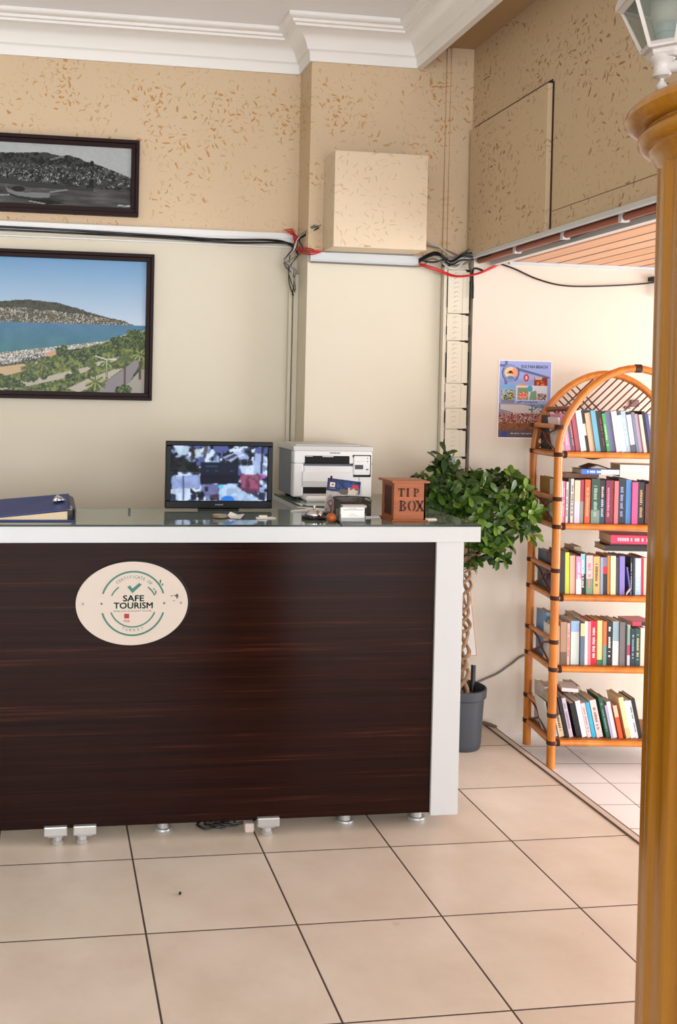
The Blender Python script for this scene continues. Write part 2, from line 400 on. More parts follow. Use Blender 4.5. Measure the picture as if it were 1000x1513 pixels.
# plaster cornice swept round the pier
prof = [(0, 3.145), (.012, 3.145), (.016, 3.185), (.022, 3.192), (.03, 3.196), (.036, 3.212), (.05, 3.236), (.072, 3.256), (.1, 3.268), (.112, 3.270),
        (.114, 3.280), (.126, 3.283), (.130, 3.294), (.142, 3.297), (.15, 3.306), (.15, 3.32), (0, 3.32)]
path = [(XL, YB), (.895, YB), (.895, YP), (1.42, YP), (1.42, YF)]
m = MB(); vs = []; fs = []; n = len(prof)
for i, pnt in enumerate(path):
    P = Vector(pnt); d0 = (P-Vector(path[i-1])).normalized() if i else None; d1 = (Vector(path[i+1])-P).normalized() if i < len(path)-1 else None
    d0 = d0 or d1; d1 = d1 or d0
    n0 = Vector((d0.y, -d0.x)); n1 = Vector((d1.y, -d1.x)); mi = (n0+n1)/(1+n0.dot(n1))
    for (d, z) in prof: vs.append((P.x+mi.x*d, P.y+mi.y*d, z))
for i in range(len(path)-1):
    for j in range(n): a, b = i*n+j, i*n+(j+1) % n; fs.append((a, b, b+n, a+n))
m.add(vs, fs); struct('trim_5', m, M_plaster, smooth=35)

# wallpapered box on the pier and board on the header
m = MB(); m.box(.965, .62, 2.252, 1.41, YP, 2.69)
tag(m.build('wall_box', M_paperb, bevel=.003), 'square flecked-wallpaper boxing projecting from the pier above the white cable duct', 'box')
m = MB(); m.box(1.668, .02, 2.256, 1.69, .742, 2.853); m.box(1.6875, .008, 2.256, 1.69, .02, 2.858, 1); m.box(1.6865, .02, 2.853, 1.69, .742, 2.870, 1)  # dark strips at side and top paint in the board's edge shadow
tag(m.build('wall_board', [M_paperh, mat('board_edge_shadow', S(60, 42, 30), .9)], bevel=.001), 'flat flecked board fixed on the header wall near the corner', 'board')

# ducts, conduit and cables
m = MB(); m.box(XL, .978, 2.316, .885, YB, 2.364); m.box(XL, .975, 2.336, .885, .979, 2.362); m.box(XL, .988, 2.292, .875, YB, 2.300)
tag(m.build('cable_duct', M_offwhite, bevel=.002), 'long white cable duct along the back wall between the two framed pictures', 'cable duct')
m = MB(); m.box(.9, .772, 2.2, 1.433, YP, 2.247); m.box(1.0, .785, 2.247, 1.40, YP, 2.2515); m.box(.9, .769, 2.21, 1.433, .773, 2.245)
tag(m.build('cable_duct', M_white, bevel=.0015), 'short white cable duct on the pier under the flecked box', 'cable duct')
for dx, dw, dy in ((.856, .017, .02), (.878, .014, .03)):
    pass
m = MB(); m.box(.852, .972, 1.0, .868, YB, 2.2); m.box(.872, .955, 1.0, .8945, YB, 2.16)
tag(m.build('vertical_duct', M_wall, bevel=.002), 'cream painted vertical conduit in the corner left of the pier', 'cable duct')
def cable(name, pts, r, mt, label, group=None, n=8, seg=6):
    return tag(MB().tube(spline(pts, n), r, seg).build(name, mt, smooth=60), label, 'cable', group)
cable('cable', [(XL+.02, .968, 2.335), (-1.5, .968, 2.33), (-.5, .968, 2.332), (.2, .968, 2.322), (.5, .966, 2.316), (.75, .966, 2.324), (.84, .964, 2.31), (.885, .955, 2.27)], .006, M_black, 'thick black cable sagging in front of the long white duct, upper of two')
cable('cable', [(XL+.02, .966, 2.318), (-1.5, .966, 2.318), (-.5, .966, 2.318), (.2, .966, 2.312), (.55, .962, 2.303), (.8, .958, 2.312), (.86, .95, 2.30), (.885, .94, 2.25)], .005, M_black, 'thin black cable under the long white duct, lower of two')
cable('cable', [(.9, .766, 2.197), (1.1, .766, 2.196), (1.3, .766, 2.195), (1.433, .764, 2.196), (1.47, .764, 2.215)], .004, M_cabg, 'grey cable clipped along the underside of the short pier duct')
rc = random.Random(11)
for i in range(4):
    o = .008*i
    cable('red_cable', [(.815+o, .95-o, 2.372-.006*i), (.85+o, .94, 2.374-.01*i), (.858+o*.5, .93-o, 2.33), (.868, .91-o, 2.29-.008*i), (.90, .78-.006*i, 2.262-.01*i), (.93+o, .765-.002*i, 2.2475)], .003, M_red,
          'red cable bundled where the wall duct meets the pier corner', 'red cables at the pier corner')
for i in range(9):
    x0 = .845+rc.random()*.05; mt = [M_cabg, M_black, M_cabw][i % 3]
    cable('loose_cable', [(.90+.05*rc.random(), .80-.012-.02*rc.random(), 2.36+.02*rc.random()), (.873, .87, 2.34-.02*rc.random()), (x0, .89, 2.26+.03*rc.random()), (.80+.06*rc.random(), .93, 2.2+.05*rc.random()), (.83+.04*rc.random(), .92, 2.12+.07*rc.random()), (.85+.03*rc.random(), .94, 2.05+.08*rc.random())], .0024, mt,
          'loose cable end dangling in the tangle left of the pier', 'tangled cables left of the pier')
for i in range(11):
    mt = [M_black, M_cabg, M_cabw, M_black][i % 4]
    za = 2.2+.05*rc.random(); yy = .70+.05*rc.random()
    cable('loose_cable', [(1.432, .775, 2.215+.02*rc.random()), (1.49, yy, za+.01), (1.56, yy-.01, 2.19+.05*rc.random()), (1.62, yy, 2.2+.06*rc.random()), (1.675, yy, 2.225+.06*rc.random()), (1.684, .745, 2.245+.02*rc.random())], .0045, mt,
          'cable in the dense bundle bridging pier and header corner', 'bundled cables at the header corner')
cable('white_cable', [(1.44, .775, 2.33), (1.52, .74, 2.29), (1.62, .72, 2.215)], .004, M_cabw, 'stiff white cable slanting down right of the flecked box')
cable('grey_cable', [(1.42, .79, 2.34), (1.47, .77, 2.30), (1.55, .75, 2.28), (1.65, .74, 2.24)], .0035, M_cabg, 'thin grey cable drooping right of the flecked box')
for i, lab in enumerate(('red cable sagging below the bundle from the pier duct, upper strand', 'red cable sagging below the bundle from the pier duct, lower strand')):
    cable('red_cable', [(1.434, .77-.006*i, 2.212-.008*i), (1.50, .735, 2.188-.01*i), (1.60, .73, 2.155-.004*i), (1.70, .728, 2.165-.002*i), (1.79, .73, 2.205-.006*i), (1.84, .742, 2.228)], .0042, M_red, lab)
cable('black_cable', [(1.80, .735, 2.228), (1.90, .735, 2.20), (2.02, .736, 2.155), (2.16, .738, 2.128), (2.35, .738, 2.132), (2.60, .738, 2.155), (2.75, .74, 2.19)], .004, M_black, 'black cable sagging across the top of the side room wall')
cable('cable', [(1.745, .74, 1.985+.2), (1.699, .745, 2.19), (1.6985, .745, 2.1), (1.697, .742, 2.05)], .005, M_black, 'short black cable end hanging beside the crumbling jamb')
m = MB(); m.box(1.672, YF, 2.238, 1.692, .74, 2.256); tag(m.build('edge_trim', M_white), 'white trim strip along the lower edge of the header wall', 'trim')
m = MB(); m.box(1.785, YF, 2.212, 1.812, .74, 2.236); tag(m.build('edge_trim', M_white), 'white trim strip where the plank ceiling meets the header', 'trim')
m = MB(); m.tube([(1.725, YF, 2.231), (1.725, .74, 2.231)], .0135, 10)
pi = tag(m.build('conduit_pipe', M_pipe, smooth=50), 'brown conduit pipe running under the header wall', 'pipe')
for yy in (.35, -.05, -.45, -.85):
    MB().box(1.709, yy, 2.214, 1.741, yy+.02, 2.248).build('pipe_clip', M_lightgrey, pi)
cable('black_cable', [(1.76, -1.4, 2.232), (1.755, -.7, 2.225), (1.74, -.3, 2.226), (1.75, -.02, 2.22), (1.755, .3, 2.236), (1.70, .70, 2.236)], .004, M_black, 'thin black cable winding along the brown conduit')
m = MB(); m.box(1.88, .738, 2.221, 5.39, YR, 2.2345)
tag(m.build('edge_trim', M_white), 'thin white moulding at the top of the side room wall', 'trim')
t = thing('camera_bracket', 'small dark bracket hanging high on the side room wall', 'bracket', (2.645, .75, 2.1))
MB().box(2.61, .70, 2.165, 2.70, .75, 2.185).build('plate', M_black, t); MB().tube([(2.64, .725, 2.166), (2.64, .72, 2.09)], .012, 8).build('arm', M_lightgrey, t)
# ------------------------------------------------------------------ framed pictures
def frame(name, label, x0, x1, z0, z1, fw, cv):
    t = thing(name, label, 'picture', ((x0+x1)/2, YB, z0))
    m = MB()
    for (d0, d1, ya, yb) in ((0, fw*.45, .962, .9995), (fw*.45, fw, .970, .9995)):
        a, b, c, d = x0+d0, x1-d0, z0+d0, z1-d0; w_ = d1-d0
        m.box(a, ya, c, b, yb, c+w_); m.box(a, ya, d-w_, b, yb, d); m.box(a, ya, c+w_, a+w_, yb, d-w_); m.box(b-w_, ya, c+w_, b, yb, d-w_)
    m.build('frame', M_frame, t, bevel=.002)
    e = .004; X0, X1, Z0, Z1 = x0+fw-e, x1-fw+e, z0+fw-e, z1-fw+e
    print_obj('photo_print', cv, lambda u, v: (X0+(X1-X0)*u, .982, Z0+(Z1-Z0)*v), print_mat('photo_print_gloss', .2, spec=.12), t)
    return t
# lower picture: the bay.  canvas units: metres from the visible left side, matching the print's own scale
x0, x1, z0, z1, fw = -.90, .184, 1.528, 2.231, .036
W, H = x1-x0-2*fw, z1-z0-2*fw
cv = Canvas(330, 214, 1, 1)
U = (cv.X*W+x0+fw+.55)/.697*822; Vv = 885-cv.Y*755    # picture units (x right, y down)
cv.X, cv.Y = U, Vv
nz = vnoise(U/800+3, Vv/800, 60, 1, 3); nf = vnoise(U/800+3, Vv/800, 190, 2, 2); nl = vnoise(U/800+3, Vv/800, 16, 3, 4)
sk = np.clip((Vv-130)/370, 0, 1)[..., None]
cv.c = np.array([110, 152, 192])*(1-sk)+np.array([184, 200, 216])*sk
ux = [-500, -200, 0, 100, 170, 240, 320, 420, 500, 600, 700, 760, 830]
ht = np.interp(U, ux, [440, 400, 384, 374, 368, 376, 380, 405, 430, 455, 475, 500, 505])+(nz-.5)*10
hill = (Vv > ht) & (Vv < 520)
cv.fill(hill, (72, 72, 58)); cv.fill(hill & (nz > .52), (52, 58, 42))
town = hill & (Vv > ht+np.interp(U, ux, [20, 24, 30, 40, 50, 50, 50, 36, 14, 8, 4, 2, 2])) & (Vv < 497)
cv.fill(town & (nf > .5), (128, 120, 108)); cv.fill(town & (nf > .64), (190, 182, 170)); cv.fill(town & (nf < .40), (72, 68, 58)); cv.fill(town & (nz > .6), (86, 84, 66))
bl = np.interp(U, [-500, 0, 250, 450, 600, 740, 830], [770, 672, 638, 610, 590, 538, 520])
sea = (Vv >= 497) & (Vv < bl+10)
g = np.clip((Vv-500)/150, 0, 1)[..., None]
cv.c = np.where(sea[..., None], np.array([74, 116, 146])*(1-g)+np.array([66, 114, 122])*g+(nl[..., None]-.5)*18, cv.c)
land = Vv >= bl
cv.fill(land, (96, 106, 52)); cv.fill(land & (nl > .52), (74, 90, 36)); cv.fill(land & (nz > .62), (124, 136, 64)); cv.fill(land & (nz < .38), (40, 52, 24))
foam = land & (Vv < bl+np.interp(U, [-500, 0, 200, 450, 620], [90, 70, 56, 26, 4]))
cv.fill(foam, (170, 164, 154)); cv.fill(foam & (nf > .6), (214, 214, 210)); cv.fill(foam & (nf < .42), (96, 92, 86))
rk = land & (Vv < bl+80) & (Vv > bl+50-U*.06) & (U < 260); cv.fill(rk & (nf < .55), (60, 62, 66))
cv.fill(cv.poly([(-500, 800), (-100, 770), (150, 728), (230, 712), (180, 760), (60, 795), (-100, 830), (-500, 880)]), (190, 164, 128))
for pl in ([(-100, 850), (120, 830), (300, 790), (470, 745), (560, 722), (480, 770), (330, 815), (100, 870), (-100, 884)], [(390, 862), (500, 806), (640, 752), (700, 740), (620, 800), (520, 850), (450, 884)],
           [(480, 730), (620, 690), (700, 672), (690, 690), (560, 730)]): cv.fill(cv.poly(pl), (176, 166, 150))
cv.fill(cv.poly([(560, 884), (610, 812), (700, 745), (770, 690), (800, 700), (760, 770), (700, 884)]), (132, 126, 130))
cv.fill(cv.poly([(700, 860), (760, 790), (800, 745), (830, 740), (830, 884), (720, 884)]), (156, 150, 138))
for (px, py, rx, ry) in ((360, 655, 44, 34), (440, 672, 46, 34), (590, 636, 52, 22), (540, 650, 36, 26), (680, 588, 54, 28), (760, 560, 52, 40), (790, 600, 44, 60), (720, 610, 40, 26), (180, 800, 52, 34), (260, 790, 22, 26), (90, 850, 60, 20), (20, 806, 30, 16), (400, 800, 34, 22), (430, 770, 26, 18), (20, 850, 40, 18), (-120, 850, 80, 30), (-60, 800, 50, 30), (700, 860, 46, 26)):
    b = ((U-px)/rx)**2+((Vv-py)/ry)**2+(nz-.5)*1.4 < 1
    cv.fill(b, (32, 46, 20)); cv.fill(b & (nz > .52), (58, 76, 32)); cv.fill(b & (nf > .62), (110, 128, 62))
cv.fill(cv.poly([(250, 682), (270, 664), (310, 652), (326, 668), (300, 684)]), (196, 150, 122))
def palm(px, py, top, r_, c=(150, 160, 92)):
    cv.fill(cv.line(px, py, px, top, 6), (78, 66, 48))
    for a in range(0, 360, 24):
        q = R(a); ex, ey = px+r_*math.cos(q), top-r_*.6*math.sin(q)+(r_*.35 if math.sin(q) < .3 else 0)
        cv.fill(cv.line(px, top, ex, ey, 4.2), c if a % 48 else (66, 84, 40))
palm(706, 830, 676, 44, (96, 108, 52)); palm(606, 800, 706, 34); palm(250, 800, 722, 46, (122, 124, 72)); palm(545, 880, 820, 54, (150, 152, 80)); palm(792, 800, 660, 36); palm(520, 752, 716, 26, (92, 110, 50)); palm(176, 770, 740, 44, (110, 112, 66))
cv.fill(cv.line(540, 676, 606, 694, 3), (206, 206, 200)); cv.fill(cv.line(606, 694, 606, 790, 3), (180, 180, 176)); cv.fill(cv.line(660, 690, 610, 694, 3), (206, 206, 200))
frame('framed_picture', 'large colour photograph of a blue bay with palm promenade in dark brown frame', x0, x1, z0, z1, fw, cv)
# upper picture: old black and white view
x0, x1, z0, z1, fw = -.72, .102, 2.408, 2.772, .038
W, H = x1-x0-2*fw, z1-z0-2*fw
cv = Canvas(290, 120, 1, 1)
U = (cv.X*W+x0+fw+.55)/.622*885; Vv = 550-cv.Y*440
cv.X, cv.Y = U, Vv
nz = vnoise(U/800+3, Vv/800, 50, 5, 3); nf = vnoise(U/800+3, Vv/800, 150, 6, 2); ns = vnoise(U/900+3, Vv/120, 8, 8, 4)
G = lambda v: (v*.97, v*1.0, v*1.0)
cv.c = np.ones(cv.c.shape)*np.array(G(172))-(nz[..., None]-.5)*14
ht = np.interp(U, [-300, 0, 150, 300, 340, 400, 450, 520, 560, 600, 700, 800, 885], [240, 192, 184, 174, 184, 196, 184, 204, 224, 228, 262, 298, 332])+(nz-.5)*8
hill = Vv > ht; cv.fill(hill, G(50)); cv.fill(hill & (nz > .55), G(66)); cv.fill(hill & (nz < .4), G(38))
cv.fill(cv.line(330, 222, 420, 196, 7) & (nf > .4), G(120))
town = hill & (Vv > 300+U*.05) & (Vv < 380+U*.03) & (nf > .66) & (vnoise(U/800+9, Vv/800, 22, 77, 2) > .5); cv.fill(town, G(168))
cv.fill(hill & (Vv > 260) & (Vv < 340) & (nf > .72), G(150))
shore = np.interp(U, [-300, 0, 300, 560, 885], [350, 366, 392, 410, 420]); wat = Vv > shore
cv.fill(wat, np.stack([G(66+(v_-.5)*90)[0]*np.ones(1) if False else 66+(ns-.5)*80]*3, -1)) if False else None
cw = np.stack([74+(ns-.5)*70]*3, -1); cv.c = np.where(wat[..., None], cw, cv.c)
cv.fill(wat & (U < 620) & (Vv > shore) & (Vv < shore+40-U*.03), G(58))
cv.fill(cv.line(330, 452, 440, 430, 5), G(128)); cv.fill(cv.poly([(36, 424), (60, 446), (160, 462), (330, 458), (330, 500), (230, 512), (120, 498), (56, 478)]), G(118))
cv.fill(cv.poly([(50, 466), (120, 488), (240, 498), (330, 490), (330, 510), (220, 518), (110, 502), (60, 482)]), G(48)); cv.fill(cv.ell(120, 440, 44, 20), G(40))
cv.fill(cv.poly([(180, 515), (330, 505), (430, 528), (300, 540)]), G(34)); cv.fill(cv.line(190, 520, 300, 536, 3), G(160)); cv.fill(cv.line(-200, 500, 60, 484, 5), G(140))
cv.fill(cv.line(606, 230, 606, 380, 14) & (nf < .6), G(30)); cv.fill(cv.rect(780, 520, 870, 528) & (nf > .4), G(190))
frame('framed_picture', 'small black and white photograph of a hill town with rowing boat in dark frame', x0, x1, z0, z1, fw, cv)

# ------------------------------------------------------------------ reception counter
CT = 1.105
ct = thing('reception_counter', 'long reception counter with dark striped front panel and white edges', 'counter', (-.6, 0, 0))
m = MB(); m.box(-2.6, -.328, .06, 1.092, -.306, 1.052); m.build('front_panel', M_ebony, ct, bevel=.001)
m = MB(); m.box(-2.6, -.345, 1.049, 1.256, .10, CT); m.box(.735, .10, 1.049, 1.256, .745, CT); m.build('top_board', M_white, ct, bevel=.0012)
m = MB(); m.box(1.092, -.338, .052, 1.196, -.235, 1.049); m.build('end_post', M_white, ct, bevel=.0012)
m = MB(); m.box(1.15, -.235, .052, 1.196, .70, 1.049); m.build('side_panel', M_white, ct, bevel=.0012)
m = MB(); m.box(.55, .10, 1.06, .735, .70, 1.085); m.build('back_ledge', mat('grey_melamine', S(150, 150, 150), .4), ct)
m = MB(); m.box(-2.6, -.30, .052, -2.55, .10, 1.049); m.build('end_panel', M_white, ct)
m = MB(); m.box(-2.6, -.348, CT, .728, .098, CT+.007); M_edge = mat('dark_glass_edge', S(20, 34, 28), .15)
m.box(-2.6, -.3486, CT+.0004, .728, -.348, CT+.0066, 1); m.build('glass_pane', [M_glasstop, M_edge], ct)
m = MB(); m.box(.733, -.348, CT, 1.257, .70, CT+.0075); m.box(.733, -.3486, CT+.0004, 1.257, -.348, CT+.0072, 1); m.box(.7324, -.348, CT+.0004, .733, .70, CT+.0072, 1); m.build('glass_pane', [M_glasstop, M_edge], ct)
def foot(x, y):
    MB().lathe([(.032, 0), (.034, .006), (.032, .012), (.022, .014), (.021, .053)], x, y, 20).build('levelling_foot', M_alu, ct, smooth=40)
for x in (.125, .80, 1.075): foot(x, -.243)
for x, y in ((1.17, .64), (.8, .64), (-1.1, -.24), (-2.55, .05), (-2.4, -.24)): foot(x, y)
MB().box(.75, .60, .05, .85, .66, 1.049).build('rear_leg', M_white, ct)
for x, dx in ((-.249, -.008), (-.165, .008), (.49, 0)):
    m = MB(); m.box(x-.040+dx, -.348, .040, x+.040+dx, -.3285, .073); m.box(x-.028+dx, -.335, .030, x+.028+dx, -.27, .046)
    b = m.build('foot_bracket', M_alu, ct, bevel=.004)
    MB().lathe([(.019, 0), (.021, .004), (.021, .014), (.017, .018), (.0165, .034)], x, -.316, 18).build('levelling_foot', M_alu, b, smooth=40)
# certificate plaque: oval screwed to the panel
cx, cz, ax, az = -.008, .837, .1945, .145; YQ = -.328
t = ct
pq = thing('oval_plaque', 'cream oval SAFE TOURISM certificate plaque on the dark counter front', 'sign', (cx, YQ, cz))
ring = [(cx+ax*math.cos(2*math.pi*i/96), cz+az*math.sin(2*math.pi*i/96)) for i in range(96)]
fnp = lambda a, b, d: (a, d, b)
MB().prism(ring, fnp, YQ, YQ-.008).build('plate', M_signw, pq, smooth=40)
ring2 = [(cx+.008+(ax+.002)*math.cos(2*math.pi*i/96), cz+.004+(az+.002)*math.sin(2*math.pi*i/96)) for i in range(96)]
MB().prism(ring2, fnp, YQ+.0005, YQ-.0045).build('plaque_shadow', M_blackm, pq, smooth=40)  # black oval, set off up and right, stands in for the plate's shadow
ys = YQ-.0086; s = .381/855          # metres per pixel of the sign close-up
SX = lambda px: cx+.003+(px-495)*s; SZ = lambda py: cz+(378-py)*s*1.0
m = MB()
def arc(ra, rb, a0, a1, n=26, ccx=495, ccy=378, k=1.0):
    vs = []; 
    for i in range(n+1):
        a = R(a0+(a1-a0)*i/n)
        for r_ in (ra, rb): vs.append((SX(ccx+r_*math.cos(a)), ys, SZ(ccy-r_*k*math.sin(a))))
    m.add(vs, [(2*i, 2*i+1, 2*i+3, 2*i+2) for i in range(n)])
arc(241, 255, 18, 162); arc(241, 255, 197, 343); arc(178, 189, 24, 52, 10, 495, 388, .95); arc(178, 189, 128, 156, 10, 495, 388, .95); arc(178, 189, 202, 338)
for px in (250, 738):
    m.add([(SX(px+9*math.cos(q*math.pi/6)), ys, SZ(378+9*math.sin(q*math.pi/6))) for q in range(12)], [tuple(range(12))])
chk = [(448, 250), (468, 236), (488, 262), (540, 218), (560, 232), (488, 298)]
m.add([(SX(a), ys, SZ(b)) for a, b in chk], [(0, 1, 2, 5), (2, 3, 4, 5)])
text(m, 'SAFE', 62*s*1.05, lambda a, b: (SX(498)+a, ys, SZ(360)+b), bold=.03, width=162*s)
text(m, 'TOURISM', 62*s*1.05, lambda a, b: (SX(497)+a, ys, SZ(416)+b), bold=.03, width=302*s)
text(m, 'EMBLEMS ELEGANT HOTEL', 17*s, lambda a, b: (SX(495)+a, ys, SZ(443)+b), width=296*s)
def arctext(txt, rad, a0, a1, size, up=1):
    for i, ch in enumerate(txt):
        if ch == ' ': continue
        a = R(a0+(a1-a0)*i/(len(txt)-1)); ox, oz = SX(495+rad*math.cos(a)), SZ(378-rad*math.sin(a))
        rot = a-math.pi/2 if up > 0 else a+math.pi/2
        text(m, ch, size, lambda p_, q_: (ox+p_*math.cos(rot)-q_*math.sin(rot), ys, oz+p_*math.sin(rot)+q_*math.cos(rot)))
arctext('CERTIFICATE OF', 196, 127, 48, 34*s); arctext('TURKEY', 218, 249, 291, 32*s, -1)
m.build('lettering', M_green, pq, fix=False)
m = MB(); m.add([(SX(a), ys, SZ(b)) for a, b in ((428, 458), (466, 458), (466, 494), (428, 494))], [(0, 1, 2, 3)])
text(m, 'TRB', 26*s, lambda a, b: (SX(446)+a, ys, SZ(524)+b), width=50*s); m.build('red_mark', mat('red_print', S(160, 50, 50), .6), pq, fix=False)
m = MB()
for q_ in (108, 870):
    m = MB(); m.lathe([(.0042, 0), (.004, .001), (.002, .0018)], 0, 0, 12); m.v = [(SX(q_)+v[0], ys-v[2], SZ(376)+v[1]) for v in m.v]; m.build('screw', mat('screw_grey', S(150, 146, 140), .4, .5), pq, smooth=40)
rs = random.Random(3)
for (a, b, c, d) in ((700, 195, 712, 215), (715, 225, 728, 240), (650, 260, 662, 275), (665, 280, 676, 305), (790, 318, 806, 324), (815, 316, 842, 326), (832, 305, 848, 340), (806, 356, 830, 360), (700, 208, 706, 230)):
    m = MB(); m.add([(SX(a), ys, SZ(b)), (SX(c), ys, SZ(b+rs.randint(-4, 4))), (SX(c), ys, SZ(d)), (SX(a), ys, SZ(d+rs.randint(-4, 4)))], [(0, 1, 2, 3)])
    m.build('worn_spot', mat('scuffed_spot', S(96, 112, 100), .7), pq, fix=False)
# ------------------------------------------------------------------ things on the counter
GT = CT+.0078
# monitor
t = thing('monitor', 'black flat monitor showing blurred camera views on the counter', 'monitor', (.36, .07, GT))
x0, x1, z0, z1, yf = .1475, .5725, 1.1195, 1.382, .055
m = MB(); bw = .021
m.box(x0, yf, z0, x1, yf+.03, z0+.030); m.box(x0, yf, z1-.018, x1, yf+.03, z1); m.box(x0, yf, z0+.030, x0+bw, yf+.03, z1-.018); m.box(x1-bw, yf, z0+.030, x1, yf+.03, z1-.018)
m.box(x0+.01, yf+.012, z0+.01, x1-.01, yf+.05, z1-.01); m.build('casing', mat('black_gloss', S(9, 9, 11), .3, spec=.2), t, bevel=.003)
cv = Canvas(190, 110, 760, 440); cv.Y = 440-cv.Y
a = vnoise(cv.X/100, cv.Y/100, 2.2, 31, 3); b = vnoise(cv.X/100+5, cv.Y/100, 2.8, 33, 2); bb = vnoise(cv.X/100+5, cv.Y/100, 1.5, 37, 2)
v = np.clip((a-.36)*3.6, 0, 1)[..., None]
cv.c = np.array([16, 20, 34])*(1-v)+np.array([150, 172, 214])*v
cv.fill(b > .62, (206, 220, 244)); cv.fill(b < .3, (12, 14, 24)); cv.fill(bb > .66, (78, 90, 150))
for pl, c in (([(0, 100), (90, 90), (230, 180), (235, 210), (0, 210)], (8, 8, 10)), ([(30, 10), (140, 10), (140, 70), (60, 80)], (190, 214, 228)), ([(150, 0), (180, 0), (186, 110), (160, 110)], (50, 44, 50)), ([(255, 0), (290, 0), (270, 100), (250, 90)], (70, 66, 72)), ([(180, 30), (240, 20), (236, 80), (190, 100)], (196, 214, 230)),
              ([(10, 250), (220, 230), (236, 300), (230, 340), (10, 350)], (150, 170, 220)), ([(0, 350), (150, 340), (160, 430), (0, 436)], (204, 220, 246)), ([(90, 240), (104, 240), (108, 436), (96, 436)], (70, 80, 120)), ([(160, 395), (200, 390), (205, 435), (165, 436)], (14, 16, 28)), ([(215, 392), (255, 388), (260, 436), (220, 436)], (14, 16, 28)), ([(0, 385), (40, 390), (44, 436), (0, 436)], (20, 26, 44)),
              ([(230, 310), (375, 310), (375, 435), (270, 400)], (110, 110, 160)), ([(265, 330), (290, 328), (296, 365), (270, 368)], (20, 22, 36)), ([(310, 400), (375, 380), (375, 436), (320, 430)], (60, 40, 60)), ([(380, 310), (500, 308), (690, 436), (380, 436)], (178, 206, 240)), ([(560, 330), (700, 390), (690, 420)], (40, 40, 60)),
              ([(540, 225), (705, 230), (700, 375), (560, 360)], (104, 46, 74)), ([(535, 160), (660, 150), (650, 225), (560, 220)], (206, 224, 246)), ([(660, 60), (730, 60), (726, 220), (650, 220)], (170, 190, 232)), ([(550, 110), (580, 100), (590, 150), (560, 150)], (18, 18, 30)), ([(600, 120), (640, 115), (640, 150), (606, 156)], (18, 18, 30)), ([(710, 0), (730, 0), (720, 220), (706, 220)], (26, 28, 44)), ([(700, 370), (745, 375), (745, 436), (690, 430)], (20, 22, 40)),
              ([(400, 90), (520, 40), (560, 60), (470, 130)], (170, 184, 220)), ([(420, 100), (500, 62), (520, 72), (450, 112)], (36, 40, 60))):
    cv.fill(cv.poly(pl), c, .85)
cv.fill((b > .55) & cv.poly([(540, 225), (705, 230), (700, 375), (560, 360)]), (150, 80, 110)); cv.fill(cv.rect(705, 225, 745, 260), (190, 100, 190), .8)
cv.fill(cv.ell(450, 430, 50, 30), (40, 120, 220)); cv.fill(cv.ell(395, 325, 22, 14), (90, 200, 230))
cv.fill(cv.rect(232, 132, 530, 300), (16, 24, 46)); cv.fill(cv.rect(270, 158, 366, 166), (60, 84, 120)); cv.fill(cv.rect(275, 196, 296, 202), (60, 84, 120)); cv.fill(cv.rect(345, 196, 366, 202), (60, 84, 120)); cv.fill(cv.rect(465, 196, 490, 202), (60, 84, 120)); cv.fill(cv.rect(232, 230, 530, 300), (10, 12, 36))
for _ in range(2):
    q = np.pad(cv.c, ((1, 1), (1, 1), (0, 0)), 'edge'); cv.c = (q[1:-1, 1:-1]*2+q[:-2, 1:-1]+q[2:, 1:-1]+q[1:-1, :-2]+q[1:-1, 2:])/6
cv.Y = cv.Y
print_obj('screen', cv, lambda u, v_: (x0+bw+(x1-x0-2*bw)*u, yf+.008, z0+.030+(z1-z0-.048)*v_), print_mat('screen_glow', .45, 1.0, .1), t)
m = MB(); text(m, 'SAMSUNG', .007, lambda a_, b_: (.36+a_, yf-.0004, z0+.013+b_)); m.build('lettering', M_lightgrey, t, fix=False)
m = MB(); m.box(.28, .048, GT, .44, .098, GT+.006); m.box(.34, .085, GT+.004, .38, .097, GT+.06); m.build('stand', M_black, t, bevel=.002)

# printer
t = thing('printer', 'white multifunction laser printer with blue grey sides on the counter return', 'printer', (.93, .5, GT))
px0, px1, pyf, pyb, pz0, pz1 = .757, 1.113, .445, .738, 1.124, 1.334
m = MB()
m.box(px0+.004, pyf+.022, pz0, px1-.004, pyb, pz1-.006); m.build('side_casing', M_grey, t, bevel=.006)
m = MB(); sl = lambda zz: pyf+.0                       # front shell pieces
m.box(px0, pyf, 1.271, px1, pyf+.05, 1.328)            # top band with slot cut below
m.box(px0, pyf, pz0, px0+.045, pyf+.05, 1.271); m.box(px1-.060, pyf, pz0, px1, pyf+.05, 1.271)
m.box(px0+.045, pyf, 1.168, px1-.060, pyf+.05, 1.262)
m.box(px0+.045, pyf+.012, pz0, px1-.060, pyf+.05, 1.138)
m.build('front_shell', M_offwhite, t, bevel=.006)
m = MB(); m.box(px0-.003, pyf-.002, 1.326, px1+.003, pyb-.005, 1.348); m.box(px0+.012, pyf+.02, 1.347, px1-.05, pyb-.03, 1.354); m.build('scanner_lid', M_lightgrey, t, bevel=.006)
m = MB(); m.box(.803, pyf-.0012, 1.270, 1.012, pyf+.03, 1.309)
s_ = m.build('output_slot', M_blackm, t, bevel=.006)
m = MB(); m.box(.810, pyf-.0022, 1.3015, .842, pyf, 1.3045); m.build('slot_catch', M_lightgrey, s_); m = MB(); m.box(.885, pyf-.0022, 1.3005, .935, pyf, 1.305); m.build('slot_catch', M_lightgrey, s_)
m = MB(); m.box(.800, pyf+.012, 1.139, 1.02, pyf+.04, 1.167); m.build('tray_opening', M_blackm, t)
